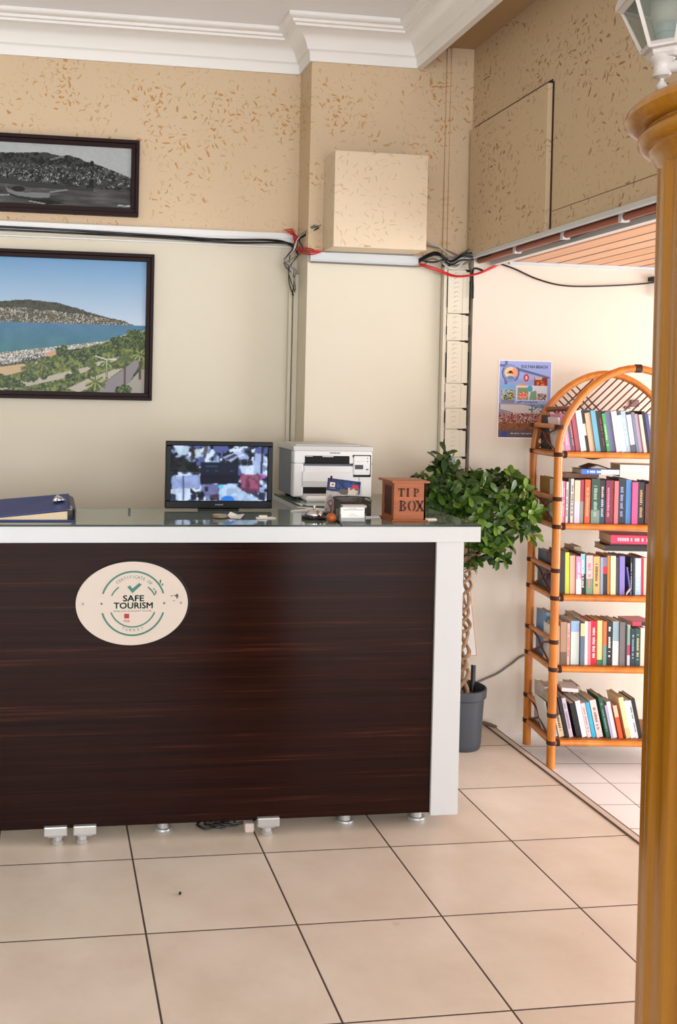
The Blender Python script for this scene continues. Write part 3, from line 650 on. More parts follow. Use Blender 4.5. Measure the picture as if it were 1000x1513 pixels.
m = MB(); m.box(.797, pyf-.003, 1.168, 1.022, pyf+.006, 1.192, 1); m.box(.797, pyf-.004, 1.192, 1.022, pyf+.006, 1.236, 0); m.build('front_door', [M_offwhite, M_lightgrey], t, bevel=.002)
m = MB(); m.box(1.026, pyf-.005, 1.222, 1.103, pyf+.01, 1.308); cp = m.build('control_panel', M_offwhite, t, bevel=.005)
m = MB(); m.box(1.023, pyf-.0025, 1.300, 1.106, pyf, 1.311); m.box(1.100, pyf-.0025, 1.22, 1.1065, pyf, 1.311); m.box(1.028, pyf-.0035, 1.214, 1.1065, pyf, 1.226); m.build('panel_border', M_blackm, cp)
m = MB(); m.box(1.033, pyf-.0065, 1.2485, 1.070, pyf-.004, 1.2675); m.build('display', M_black, cp)
m = MB(); m.lathe([(.007, 0), (.006, .002), (.001, .0025)], 0, 0, 16); m.v = [(1.089+v[0], pyf-.005-v[2], 1.2475+v[1]*.55) for v in m.v]
m.build('button', M_grey, cp); m = MB(); m.box(1.033, pyf-.0058, 1.2825, 1.075, pyf-.0045, 1.2845); m.build('marking', M_lightgrey, cp); m = MB(); m.box(1.087, pyf-.0058, 1.294, 1.092, pyf-.0045, 1.299); m.build('button', M_grey, cp); m = MB(); m.box(1.087, pyf-.0058, 1.280, 1.092, pyf-.0045, 1.285); m.build('button', M_grey, cp)
m = MB(); text(m, 'SAMSUNG', .0085, lambda a, b: (.942+a, pyf-.0005, 1.3155+b), bold=.03, width=.046); m.build('lettering', M_ink, t, fix=False)
m = MB(); m.box(px0+.03, pyf+.02, GT, px0+.06, pyf+.05, pz0); m.box(px1-.06, pyf+.02, GT, px1-.03, pyf+.05, pz0); m.box(px0+.03, pyb-.05, GT, px0+.06, pyb-.02, pz0); m.box(px1-.06, pyb-.05, GT, px1-.03, pyb-.02, pz0); m.build('rubber_foot', M_black, t)
m = MB(); m.box(.795, pyf-.075, GT+.004, .985, pyf+.02, GT+.012); m.box(.80, pyf-.072, GT, .98, pyf, GT+.005); m.build('paper_tray', M_offwhite, t, bevel=.002)
m = MB()
for k in range(3): m.box(.80+.004*k, pyf-.06+.008*k, GT+.012+.003*k, .97-.005*k, pyf+.01, GT+.015+.003*k)
tag(m.build('paper_sheets', M_paperw), 'small stack of white paper in the printer tray', 'paper')

# leaflet display: wire stand with a leaflet
t = thing('leaflet_holder', 'smoky clear leaflet holder between the bell and the tip box', 'holder', (.88, -.05, GT))
m = MB()
hx0, hx1, hy0, hy1 = .800, .925, -.10, -.02
m.box(hx0, hy1-.003, GT, hx1, hy1, GT+.062); m.box(hx0, hy0, GT, hx0+.003, hy1, GT+.055); m.box(hx1-.003, hy0, GT, hx1, hy1, GT+.055); m.box(hx0, hy0, GT, hx1, hy0+.003, GT+.03); m.box(hx0, hy0, GT, hx1, hy1, GT+.003)
m.build('tray', M_smoke, t, bevel=.001)
m = MB(); m.tube(spline([(hx0, hy0, GT+.056), (hx0, hy1, GT+.063), (hx1, hy1, GT+.063), (hx1, hy0, GT+.056)], 4), .0018, 6); m.build('rim', M_blackm, t)
m = MB(); m.box(.815, -.09, GT+.003, .91, -.05, GT+.038); tag(m.build('card_stack', M_paperw), 'stack of white cards inside the smoky holder', 'cards')
cv = Canvas(80, 90, 1, 1.15); n_ = vnoise(cv.X+2, cv.Y, 14, 41, 3)
cv.c[:] = (178, 170, 166); cv.fill(n_ > .55, (150, 142, 140)); cv.fill((np.mod(cv.X*4, 1) < .06), (198, 192, 188))
cv.fill(cv.Y > .72, (22, 42, 84)); cv.fill((cv.Y > .72) & (n_ > .5) & (cv.X > .3), (36, 74, 132)); cv.fill(cv.ell(.52, .74, .16, .1), (90, 86, 78)); cv.fill(cv.rect(.64, .66, .96, .9), (206, 196, 180)); cv.fill(cv.rect(.64, .66, .96, .9) & (n_ > .58), (120, 90, 80))
cv.fill(cv.poly([(.72, .88), (.98, .88), (.9, 1.04), (.78, 1.02)]), (196, 56, 70)); cv.fill(cv.rect(.08, .86, .24, 1.02), (226, 216, 210)); cv.fill(cv.rect(.13, .91, .19, .96), (110, 70, 66)); cv.fill(cv.rect(.06, .80, .26, .82), (110, 120, 150))
A = Vector((.765, -.012, GT+.006)); ex = Vector((.135, .0, -.016)); ez = Vector((.022, .034, .128))
lf = thing('leaflet', 'leaflet with navy top band and photos leaning in front of the printer', 'leaflet', A)
print_obj('printed_face', cv, lambda u, v: A+ex*u+ez*v, print_mat('print_matt', .5), lf)
nv = ex.cross(ez).normalized()*-.0012
q = [A, A+ex, A+ex+ez, A+ez]; m = MB(); m.add([p-nv*.2+(-nv)*0 + Vector((0, .0006, 0)) for p in q]+[p+Vector((0, .0022, 0)) for p in q], [(0, 1, 2, 3), (4, 7, 6, 5), (0, 4, 5, 1), (1, 5, 6, 2), (2, 6, 7, 3), (3, 7, 4, 0)]); m.build('back_page', M_paperw, lf)
m = MB(); B = A+ez*1.0
m.tube([A+ez*.985+ex*.10+Vector((0, -.002, 0)), A+ez*1.06+ex*.10], .004, 8); m.build('clip', M_black, lf)
m = MB(); P0 = A+ex+Vector((.001, .001, 0)); m.add([P0, P0+ez, P0+Vector((.03, .03, .0)), P0+Vector((.001, .001, 0))+ez*.98], [(0, 1, 3), (1, 2, 3), (0, 3, 2), (0, 2, 1)])
m.build('folded_page', M_lightgrey, lf, fix=False)

# business card holder in front
t = thing('card_holder', 'clear card holder with white business card at the counter front edge', 'holder', (.80, -.29, GT))
m = MB(); m.box(.740, -.30, GT, .836, -.25, GT+.004); m.box(.740, -.302, GT, .836, -.299, GT+.018); m.box(.740, -.252, GT, .836, -.249, GT+.045); m.box(.740, -.30, GT, .743, -.25, GT+.03); m.box(.833, -.30, GT, .836, -.25, GT+.03); m.build('tray', M_acrylic, t)
cd = thing('business_card', 'white business card standing in the clear holder', 'card', (.787, -.285, GT+.005))
m = MB(); m.box(.744, -.297, GT+.005, .832, -.285, GT+.055); m.build('card', M_paperw, cd)
m = MB(); 
for (zz, xa, xb, h_) in ((.0505, .77, .80, .0016), (.045, .752, .826, .0032), (.030, .779, .798, .0018), (.024, .772, .81, .0014)):
    x = xa
    while x < xb: m.box(x, -.2975, GT+zz, x+.0022, -.297, GT+zz+h_); x += .0032
m.build('printed_line', mat('grey_ink', S(150, 150, 166), .6), cd)

# bell
t = thing('reception_bell', 'silver reception bell on black base beside the orange key fob', 'bell', (.676, -.185, GT))
bx, by = .676, -.185
MB().lathe([(.046, GT), (.047, GT+.006), (.044, GT+.010), (.034, GT+.012)], bx, by, 32).build('base', M_black, t, smooth=40)
MB().lathe([(.034, GT+.013), (.0345, GT+.016), (.033, GT+.021), (.027, GT+.029), (.017, GT+.035), (.005, GT+.038)], bx, by, 32).build('dome', M_steel, t, smooth=60)
MB().lathe([(.003, GT+.037), (.003, GT+.043), (.006, GT+.044), (.006, GT+.048), (.003, GT+.049)], bx, by, 16).build('plunger', M_steel, t, smooth=40)
# key fob ornament
t = thing('key_fob', 'orange brown ball key fob with dark upright handle at counter edge', 'key fob', (.715, -.27, GT))
kx, ky = .716, -.272
MB().lathe([(.004, GT), (.013, GT+.002), (.0185, GT+.009), (.0195, GT+.016), (.017, GT+.024), (.010, GT+.030), (.004, GT+.032)], kx, ky, 24).build('ball', mat('orange_wood', S(176, 92, 44), .35), t, smooth=60)
m = MB(); m.tube([(kx, ky, GT+.03), (kx+.001, ky, GT+.06)], .0045, 10)
m.tube([(kx-.004+.009*math.cos(a*.5236), ky+.001, GT+.068+.010*math.sin(a*.5236)) for a in range(13)], .0022, 6); m.build('handle', mat('dark_wood', S(92, 48, 34), .4), t, smooth=50)
# small things on the glass
def flat(name, pts, z, h, mt, label, cat):
    m = MB(); m.prism(pts, lambda a, b, d: (a, b, d), z, z+h); return tag(m.build(name, mt), label, cat)
m = MB(); m.lathe([(.010, GT), (.026, GT+.003), (.030, GT+.012), (.027, GT+.012), (.022, GT+.005), (.001, GT+.004)], .325, -.17, 24)
tag(m.build('glass_dish', mat('amber_glass', S(206, 190, 160), .08, trans=.5), smooth=40), 'small round glass dish left of the notes in front of the monitor', 'dish')
m = MB(); rs = random.Random(5)
m.add([(.36, -.19, GT+.001), (.395, -.20, GT+.001), (.42, -.15, GT+.012), (.40, -.12, GT+.006), (.37, -.13, GT+.018), (.355, -.15, GT+.006), (.39, -.16, GT+.004)], [(0, 1, 6), (1, 2, 6), (2, 3, 6), (3, 4, 6), (4, 5, 6), (5, 0, 6)])
m.v += [(a, b, c-.0008) for a, b, c in m.v]; m.f += [tuple(i+7 for i in f[::-1]) for f in m.f]; m.m += [0]*6
tag(m.build('crumpled_note', M_paperw, fix=False), 'crumpled white note beside the glass dish in front of the monitor', 'note')
flat('paper_note', [(.455, -.20), (.53, -.19), (.525, -.155), (.46, -.16)], GT, .003, M_paperw, 'flat white note on glass below right corner of the monitor', 'note')
m = MB(); m.box(.47, -.178, GT+.003, .50, -.165, GT+.010); tag(m.build('sticky_pad', mat('ivory_paper', S(226, 214, 190), .6)), 'tiny ivory pad lying on the flat white note', 'pad')
flat('paper_slip', [(1.065, -.235), (1.14, -.22), (1.14, -.195), (1.065, -.20)], GT, .004, M_paperw, 'white paper slip lying just right of the tip box', 'paper')
flat('paper_slip', [(.86, -.175), (.94, -.165), (.94, -.14), (.86, -.145)], GT, .004, M_paperw, 'white paper slip lying just left of the tip box', 'paper')
flat('paper_sheet', [(.64, .02), (.80, .03), (.80, .09), (.70, .16), (.745, .11)], GT, .004, M_paperw, 'white sheet lying behind the bell on the glass', 'paper')
flat('dark_device', [(.712, -.10), (.782, -.115), (.79, -.075), (.72, -.06)], GT, .012, M_black, 'flat dark device lying between bell and leaflet', 'device')
m = MB(); m.box(.0, -.012, GT, .008, .006, GT+.014); tag(m.build('glass_clip', M_black), 'tiny dark clip at the rear glass edge left of the monitor', 'clip')

# tip box
t = thing('tip_box', 'small wooden box with burnt TIP BOX lettering on the glass top', 'tip box', (1.015, -.2, GT))
tx0, tx1, ty0, ty1, tz0, tz1 = .9545, 1.0775, -.262, -.135, GT, GT+.150
m = MB(); m.box(tx0, ty0, tz0+.006, tx1, ty0+.008, tz1-.008); m.box(tx0, ty1-.008, tz0+.006, tx1, ty1, tz1-.008); m.box(tx1-.008, ty0, tz0+.006, tx1, ty1, tz1-.008)
m.box(tx0, ty0+.008, tz0+.006, tx0+.006, ty0+.022, tz1-.008); m.box(tx0, ty1-.022, tz0+.006, tx0+.006, ty1-.008, tz1-.008); m.box(tx0, ty0+.02, tz1-.022, tx0+.006, ty1-.02, tz1-.008); m.box(tx0, ty0+.02, tz0+.006, tx0+.006, ty1-.02, tz0+.02)
m.build('box_body', M_tip, t, bevel=.0008)
m = MB(); m.box(tx0+.002, ty0+.02, tz0+.016, tx0+.005, ty1-.02, tz1-.018); m.build('side_window', mat('dark_wood_inside', S(72, 34, 18), .5), t)
m = MB(); m.box(tx0-.012, ty0-.012, tz1-.008, tx1+.010, ty1+.012, tz1); m.build('lid', M_tip, t, bevel=.001)
m = MB(); m.box(tx0-.008, ty0-.008, tz0, tx1+.008, ty1+.008, tz0+.006); m.build('base', M_tip, t, bevel=.001)
m = MB(); yl = ty0-.0006; k_ = .123/425      # close-up: front face 375..800 px
TX = lambda p: tx0+(p-375)*k_; TZ = lambda p: tz0+.008+(800-p)*(.142/620)
def pl(pts): m.add([(TX(a), yl, TZ(b)) for a, b in pts], [tuple(range(len(pts)))])
def rc_(a, b, c, d): pl([(a, d), (c, d), (c, b), (a, b)])
rc_(458, 305, 486, 436); rc_(430, 302, 516, 318); rc_(428, 302, 440, 340); rc_(506, 302, 518, 340); rc_(446, 424, 498, 436)     # T
rc_(544, 302, 572, 436); rc_(536, 302, 580, 314); rc_(536, 424, 580, 436)                                                       # I
rc_(640, 302, 664, 436); rc_(630, 302, 668, 314); rc_(630, 424, 676, 436)                                                       # P
def bow(cx_, cz_, ra, rb, wa, wb, a0, a1):
    n_ = 12; pts_o = [(cx_+rb*math.cos(R(a0+(a1-a0)*i/n_)), cz_-wb*math.sin(R(a0+(a1-a0)*i/n_))) for i in range(n_+1)]; pts_i = [(cx_+ra*math.cos(R(a0+(a1-a0)*i/n_)), cz_-wa*math.sin(R(a0+(a1-a0)*i/n_))) for i in range(n_+1)]
    for i in range(n_): pl([pts_o[i], pts_o[i+1], pts_i[i+1], pts_i[i]])
bow(666, 340, 16, 40, 26, 38, -90, 90)
rc_(456, 500, 486, 668); rc_(446, 500, 492, 514); rc_(446, 656, 492, 670)                                                       # B
bow(490, 540, 18, 44, 26, 40, -90, 90); bow(490, 624, 20, 52, 32, 46, -90, 90)
bow(610, 585, 24, 52, 74, 86, 100, 260); bow(618, 585, 24, 52, 74, 86, -80, 80)                                                 # O, stencil cut
pl([(664, 500), (700, 500), (782, 670), (744, 670)]); pl([(752, 500), (772, 500), (694, 670), (672, 670)]); rc_(656, 498, 708, 510); rc_(742, 498, 780, 510); rc_(660, 660, 704, 672); rc_(736, 660, 786, 672)  # X
m.build('lettering', M_burn, t, fix=False)

# lever arch binder
t = thing('ring_binder', 'blue lever arch binder lying on the left end of the counter', 'binder', (-.37, -.13, GT))
M_blue = mat('navy_cover', S(44, 58, 124), .4)
bx0, bx1, by0, by1 = -.52, -.205, -.275, .02
zt = lambda x: GT+.036+(x-bx0)*(.026/.31)
m = MB(); m.box(bx0, by0, GT, bx1, by1, GT+.004)
def lid(dz): return [(bx0, by0+.01, GT+.010+dz), (bx1-.02, by0+.01, GT+.044+dz), (bx1-.02, by1, zt(bx1)+.004+dz), (bx0, by1, zt(bx0)+.004+dz)]
m.add(lid(-.004)+lid(0), [(0, 3, 2, 1), (4, 5, 6, 7), (0, 1, 5, 4), (1, 2, 6, 5), (2, 3, 7, 6), (3, 0, 4, 7)])
m.build('cover', M_blue, t, bevel=.001)
m = MB(); m.prism([(bx1-.022, zt(bx1)-.004), (bx1-.022, zt(bx1)), (bx1-.004, zt(bx1)-.010), (bx1, zt(bx1)-.02), (bx1, GT), (bx1-.005, GT), (bx1-.005, zt(bx1)-.02)], lambda a, b, d: (a, d, b), by0, by1); m.build('spine', mat('dark_navy_edge', S(40, 36, 48), .45), t)
m = MB(); m.add([(bx0, by0+.01, GT+.005), (bx1-.03, by0+.01, GT+.005), (bx1-.03, by0+.014, GT+.034), (bx0, by0+.014, GT+.0055), (bx0, by1-.01, GT+.005), (bx1-.03, by1-.01, GT+.005), (bx1-.03, by1-.01, GT+.038), (bx0, by1-.01, GT+.020)], [(0, 1, 2, 3), (7, 6, 5, 4), (0, 4, 5, 1), (1, 5, 6, 2), (2, 6, 7, 3), (3, 7, 4, 0)]); m.build('paper_block', M_pages, t)
m = MB()
for k in range(2): m.tube(spline([(-.285+.012*k, -.16, zt(-.285)), (-.275+.012*k, -.16, zt(-.285)+.016), (-.252+.012*k, -.16, zt(-.25)+.002)], 6), .0022, 6)
m.prism([(-.285, zt(-.285)), (-.27, zt(-.27)+.016), (-.262, zt(-.262)+.012), (-.245, zt(-.245))], lambda a, b, d: (a, d, b), -.14, -.08); m.build('lever', M_steel, t, smooth=40)

# ------------------------------------------------------------------ poster on the side wall
px0, px1, pz0, pz1 = 1.846, 2.112, 1.386, 1.756
cv = Canvas(140, 195, 655, 950); cv.Y = 950-cv.Y
nz = vnoise(cv.X/200, cv.Y/200, 9, 51, 3); nf = vnoise(cv.X/200, cv.Y/200, 26, 52, 2)
cv.c[:] = (136, 152, 204); cv.fill(cv.Y < 230, (146, 162, 214))
cv.fill(cv.poly([(0, 40), (70, 40), (640, 190), (640, 215), (60, 80), (0, 70)]), (84, 98, 140)); cv.fill(cv.rect(62, 0, 100, 300), (92, 104, 140))
cv.fill(cv.ell(140, 150, 104, 112), (120, 140, 190)); cv.fill(cv.ell(140, 145, 76, 70), (238, 190, 140)); cv.fill(cv.ell(190, 140, 40, 50), (232, 150, 110)); cv.fill(cv.poly([(90, 160), (120, 124), (150, 120), (180, 160), (150, 150), (140, 164), (120, 150)]), (24, 22, 28)); cv.fill(cv.ell(140, 205, 46, 20), (76, 130, 170))
for a in range(150, 400, 13):
    if not 235 < a < 300: cv.fill(cv.ell(140+104*math.cos(R(a)), 150-108*math.sin(R(a)), 9, 12), (58, 66, 104))
cv.fill(cv.ell(340, 205, 34, 48), (176, 34, 46)); cv.fill(cv.ell(340, 205, 14, 26), (230, 180, 180))
cv.fill(cv.poly([(235, 290), (340, 270), (300, 320)]), (216, 140, 60)); cv.fill(cv.rect(440, 200, 610, 330), (128, 40, 26)); cv.fill(cv.ell(530, 280, 60, 40) & (nz > .5), (206, 110, 50)); cv.fill(cv.rect(450, 200, 540, 226), (196, 170, 120))
cv.fill(cv.rect(215, 300, 610, 490), (196, 196, 206)); cv.fill(cv.rect(232, 330, 370, 480), (120, 140, 90)); cv.fill(cv.ell(300, 430, 60, 44), (196, 70, 70)); cv.fill(cv.ell(300, 430, 60, 44) & (nf > .55), (230, 190, 170)); cv.fill(cv.ell(390, 340, 34, 40), (60, 150, 170)); cv.fill(cv.poly([(380, 480), (400, 380), (470, 360), (480, 480)]), (110, 140, 110)); cv.fill(cv.rect(490, 400, 600, 480), (84, 60, 58)); cv.fill(cv.rect(490, 400, 600, 480) & (nf > .58), (200, 180, 170))
cv.fill(cv.rect(28, 290, 195, 520), (108, 160, 204)); cv.fill(cv.rect(28, 360, 195, 500) & (nz > .42), (50, 60, 34)); cv.fill(cv.rect(28, 350, 195, 500) & (nf > .6), (206, 180, 70)); cv.fill(cv.rect(28, 480, 195, 525), (116, 120, 140))
cv.fill(cv.rect(225, 492, 500, 520) & (nf > .5), (70, 80, 120))
cv.fill(cv.Y > 530, (124, 128, 150)); cv.fill(cv.poly([(20, 540), (300, 540), (560, 590), (560, 690), (330, 670), (20, 600)]), (188, 182, 178)); cv.fill((cv.Y > 540) & (cv.X > 380) & (nz > .55) & (cv.Y < 640), (70, 110, 120))
cv.fill(cv.Y > 640+20*nz, (140, 96, 78)); cv.fill((cv.Y > 650) & (cv.Y < 780) & (nz > .48), (126, 40, 44)); cv.fill((cv.Y > 640) & (cv.Y < 780) & (nf > .64), (206, 196, 190)); cv.fill(cv.Y > 770, (136, 90, 60)); cv.fill((cv.Y > 770) & (nz > .6), (110, 74, 56)); cv.fill(cv.Y > 860, (96, 84, 92)); cv.fill(cv.rect(40, 880, 110, 940), (62, 76, 140)); cv.fill(cv.rect(160, 896, 420, 910) & (nf > .45), (190, 186, 190))
po = thing('poster', 'blue beach poster taped to the wall left of the rattan bookcase', 'poster', (1.98, YR, pz0))
print_obj('printed_face', cv, lambda u, v: (px0+(px1-px0)*u, YR-.0022, pz0+(pz1-pz0)*v), print_mat('poster_gloss', .25), po)
MB().box(px0-.004, YR-.0018, pz0-.004, px1+.003, YR-.0005, pz1+.003).build('paper', M_paperw, po)
m = MB(); text(m, 'SULTAN BEACH', .021, lambda a, b: (px0+.178+a, YR-.0026, pz1-.033+b), bold=.01, width=.136); m.build('lettering', mat('navy_print', S(48, 56, 110), .5), po, fix=False)

# ------------------------------------------------------------------ potted plant
cx, cy = 1.555, .47
t = thing('potted_plant', 'braided trunk fig tree in a charcoal pot beside the white counter end', 'plant', (cx, cy, 0))
MB().lathe([(.093, 0), (.096, .004), (.099, .03), (.106, .17), (.109, .225), (.118, .232), (.120, .27), (.113, .272), (.108, .235), (.10, .232)], cx, cy, 40).build('pot', M_pot, t, smooth=35)
MB().lathe([(.1, .225), (.06, .232), (.001, .236)], cx, cy, 24).build('soil', M_soil, t, smooth=60)
M_trunk = mat('pale_brown_bark', S(150, 112, 82), .7); kk = NT(M_trunk); kk.base(kk.mix(kk.noise(kk.obj(), 30, 3), S(186, 150, 114), S(96, 62, 42)))
rt_ = random.Random(8)
for s_ in range(3):
    pts = []; j1, j2 = rt_.random()*6, rt_.random()*6
    for i in range(90):
        q = i/89; zz = .225+q*.62; a = q*math.pi*2*3.6+s_*2*math.pi/3+.35*math.sin(q*21+j1); rad = (.019+.006*math.sin(q*17+j2))*(1+max(0, q-.85)*3)*(1.25-.35*q)
        pts.append((cx-.008+.016*q+rad*math.cos(a), cy-.03+rad*.8*math.sin(a)+rad*.35*math.sin(2*a), zz))
    MB().tube(pts, .0115, 8, radii=[.0098-.0032*i/89+.0012*math.sin(i*.9+j1) for i in range(90)]).build('trunk', M_trunk, t, smooth=60)
rp = random.Random(21)
m = MB(); tips = []
blobs = [((1.58, .42, 1.08), (.25, .20, .155), 620), ((1.42, .42, 1.185), (.10, .14, .11), 190), ((1.425, .42, 1.295), (.04, .06, .055), 26), ((1.79, .36, 1.07), (.10, .12, .115), 210), ((1.64, .40, .93), (.10, .12, .09), 120), ((1.69, .42, 1.18), (.15, .15, .07), 170), ((1.36, .42, 1.13), (.07, .10, .09), 90), ((1.50, .40, 1.16), (.12, .16, .10), 160), ((1.58, .42, .88), (.05, .08, .07), 40)]
for (c_, r_, n_) in blobs:
    for q in range(4):
        e = Vector((c_[0]+r_[0]*(rp.random()-.5), c_[1]+r_[1]*(rp.random()-.5), c_[2]+r_[2]*(rp.random()-.5)))
        b0 = Vector((cx+.01, cy-.03, .82)); mid = b0.lerp(e, .55)+Vector((rp.uniform(-.03, .03), rp.uniform(-.03, .03), .02))
        m.tube(spline([b0, mid, e], 5), .004, 6, radii=[.006-.0035*i/10 for i in range(11)])
m.build('branches', M_trunk, t, smooth=60)
LG = [mat('leaf_green', S(54, 84, 24), .3, spec=.4), mat('leaf_dark_green', S(32, 58, 16), .3, spec=.4), mat('leaf_light_green', S(96, 126, 44), .32, spec=.4), mat('leaf_yellow_green', S(166, 178, 96), .35)]
m = MB()
def leaf(p, d, up, L_, w_, mt):
    d = d.normalized(); sd = d.cross(up); sd = sd.normalized() if sd.length > 1e-4 else d.orthogonal().normalized(); nn = sd.cross(d)
    prof_ = [(0, .06), (.22, .42), (.5, .86), (.74, 1.0), (.9, .72), (1, .1)]
    vs = []; fs = []
    for i, (a, b) in enumerate(prof_):
        mid = p+d*(a*L_)-nn*(a*a*L_*.18); lift = nn*(b*w_*.22)
        vs += [mid-sd*b*w_+lift, mid, mid+sd*b*w_+lift]
        if i: o = 3*i; fs += [(o-3, o-2, o+1, o), (o-2, o-1, o+2, o+1)]
    m.add(vs, fs, mt)
for (c_, r_, n_) in blobs:
    c_ = Vector(c_)
    for q in range(int(n_/5.4)):
        while True:
            v = Vector((rp.uniform(-1, 1), rp.uniform(-1, 1), rp.uniform(-1, 1)))
            if .2 < v.length < 1: break
        v = v.normalized()*(v.length**.5)
        p = c_+Vector((v.x*r_[0], v.y*r_[1], v.z*r_[2]))
        if p.y > .62: p.y = .62-.06*rp.random()
        if p.x > 1.82: p.x = 1.82-.06*rp.random()
        if p.z < CT+.06 and p.x < 1.34: continue
        ax = (Vector((v.x, v.y-.25, v.z*.7+.25))+Vector((rp.uniform(-.5, .5), rp.uniform(-.5, .5), rp.uniform(-.4, .6)))).normalized()
        e1 = ax.orthogonal().normalized(); e2 = ax.cross(e1); nl_ = rp.randint(6, 9); ph = rp.random()*6
        tone = rp.random()
        for i in range(nl_):
            a_ = ph+i*2.4; op = rp.uniform(.55, 1.25)
            d = ax*math.cos(op)+(e1*math.cos(a_)+e2*math.sin(a_))*math.sin(op)
            d.z -= .12
            st = p-ax*.012*i*.6
            L_ = rp.uniform(.040, .066)
            if st.y > .6: d.y = -abs(d.y)
            if st.x < 1.33 and (st+d*L_).z < CT+.03: continue
            u_ = .6*rp.random()+.4*tone+(.12 if st.x > 1.74 else 0)
            leaf(st, d, ax+Vector((0, 0, .15)), L_, L_*rp.uniform(.2, .26), 1 if u_ < .34 else 0 if u_ < .66 else 2 if u_ < .97 else 3)
m.build('foliage', LG, t, smooth=80, fix=False)

# tapered white thing and dark rod behind the trunk, lead along the wall
t = thing('hanging_cloth', 'narrow white tapered folded cloth hanging behind the braided trunk', 'cloth', (1.72, .72, .335))
m = MB(); m.prism([(1.66, .76), (1.697, .76), (1.752, .338), (1.65, .335)], lambda a, b, d: (a, d, b), .715, .735); m.build('cloth', M_paperw, t, bevel=.003)
m = MB(); m.tube([(1.697, .713, .76), (1.752, .713, .338), (1.65, .713, .333)], .005, 8); m.build('hem', mat('cream_hem', S(228, 200, 176), .6), t)
m = MB(); m.tube([(1.692, .725, .75), (1.69, .73, .79)], .003, 6); m.build('hanging_loop', M_cabg, t)
m = MB(); m.tube([(1.632, .50, .23), (1.648, .53, .345)], .011, 10); tag(m.build('dark_rod', M_black, smooth=50), 'short dark rod standing in the charcoal pot behind the trunk', 'rod')
cable('cable', [(1.74, .742, .185), (1.80, .742, .212), (1.87, .742, .24), (1.94, .742, .285), (2.02, .742, .33), (2.25, .742, .36)], .005, M_cabg, 'grey cable running across the wall from pot to bookcase')
m = MB(); m.box(2.53, .738, 1.545, 2.575, YR, 1.58); m.box(2.50, .742, 1.535, 2.53, YR, 1.548); tag(m.build('wall_clip', mat('dusty_brown', S(120, 92, 92), .6), bevel=.003), 'small dark clip on the wall seen through the lattice', 'clip')

# ------------------------------------------------------------------ rattan bookcase
BO = Vector((1.922, .32, -.06)); BRZ = -R(7.91); BW, BD = .665, .298
bk = thing('rattan_bookcase', 'arched orange rattan bookcase with five shelves of paperbacks', 'bookcase', BO, None, BRZ)
SHZ = [1.345+.06, 1.027+.06, .711+.06, .395+.06, .069+.06]      # shelf tops, local
ZA, AP = 1.40, .365                                            # arch springing, rise (local)
def archpts(v, rise, n=26):
    out = []
    for i in range(n+1):
        a = math.pi*(1-i/n); c_, s_ = math.cos(a), math.sin(a)
        out.append((BW/2+BW/2*math.copysign(abs(c_)**1.08, c_), v, ZA+rise*abs(s_)**1.08))
    return out
for v, nm, rise in ((0, 'front_arch', AP+.012), (BD, 'rear_arch', AP-.006)):
    for x in (0, BW):
        MB().tube([(x, v, 0), (x, v, .5), (x, v, 1.0), (x, v, ZA)], .0185, 14).build('post', M_rattan, bk, smooth=60, local=True)
    MB().tube(archpts(v, rise), .0165, 12).build(nm, M_rattan, bk, smooth=60, local=True)
rails = MB()
for z_ in SHZ:
    MB().tube([(.0, -.002, z_-.013), (BW, -.002, z_-.013)], .0135, 12).build('front_rail', M_rattan, bk, smooth=60, local=True)
    MB().tube([(.0, BD, z_-.013), (BW, BD, z_-.013)], .0115, 10).build('rear_rail', M_rattan, bk, smooth=60, local=True)
    MB().box(.012, .008, z_-.010, BW-.012, BD-.006, z_).build('shelf', mat('shelf_board', S(150, 92, 48), .5), bk, local=True)
    for x in (0, BW):
        MB().tube([(x, 0, z_-.016), (x, BD, z_-.016)], .0125, 10).build('side_rail', M_rattan, bk, smooth=60, local=True)
        MB().tube([(x, 0, z_+.108), (x, BD, z_+.108)], .0115, 10).build('side_rail', M_rattan, bk, smooth=60, local=True)
        a, b = .03, BD-.03; m = MB()
        m.tube(spline([(x, a, z_-.002), (x, (a+b)/2-.01, z_+.045), (x, (a+b)/2+.03, z_+.075), (x, b, z_+.098)], 6), .0045, 7)
        m.tube(spline([(x, b, z_-.002), (x, (a+b)/2+.01, z_+.045), (x, (a+b)/2-.03, z_+.075), (x, a, z_+.098)], 6), .0045, 7)
        m.build('cane_brace', M_cane, bk, smooth=60, local=True)
def sleeve(ax, c, r_, ln, n_=4):
    pts, rad = [], []
    for i in range(n_*4+1):
        q_ = -ln/2+ln*i/(n_*4); rad.append(r_+.0022*abs(math.sin(math.pi*i/4)))
        pts.append((c[0]+(q_ if ax == 0 else 0), c[1], c[2]+(q_ if ax == 2 else 0)))
    MB().tube(pts, r_, 14, radii=rad).build('cane_binding', M_bind, bk, smooth=60, local=True)
for z_ in SHZ:
    for x in (0, BW):
        for v in (0, BD):
            for zz in (z_-.014, z_+.108): sleeve(2, (x, v, zz), .0192, .019)
        sleeve(0, (x+(.026 if x == 0 else -.026), -.002, z_-.013), .0142, .016)
sleeve(0, (.34, 0, ZA+AP+.012), .0172, .03)
fa = archpts(0, AP+.012, 60); ra = archpts(BD, AP-.006, 60)
for i in (11, 49):
    MB().tube([fa[i], ra[i]], .0125, 10).build('tie_bar', mat('dark_rattan', S(134, 66, 30), .35), bk, smooth=60, local=True)
m = MB()       # lattice filling the rear arch
def inside(u, z): 
    q = abs(u-BW/2)/(BW/2)
    if q >= 1 or z < ZA-.02: return False
    c_ = q**(1/1.08); return z < ZA+(AP-.02)*(math.sqrt(max(0, 1-c_*c_)))**1.08
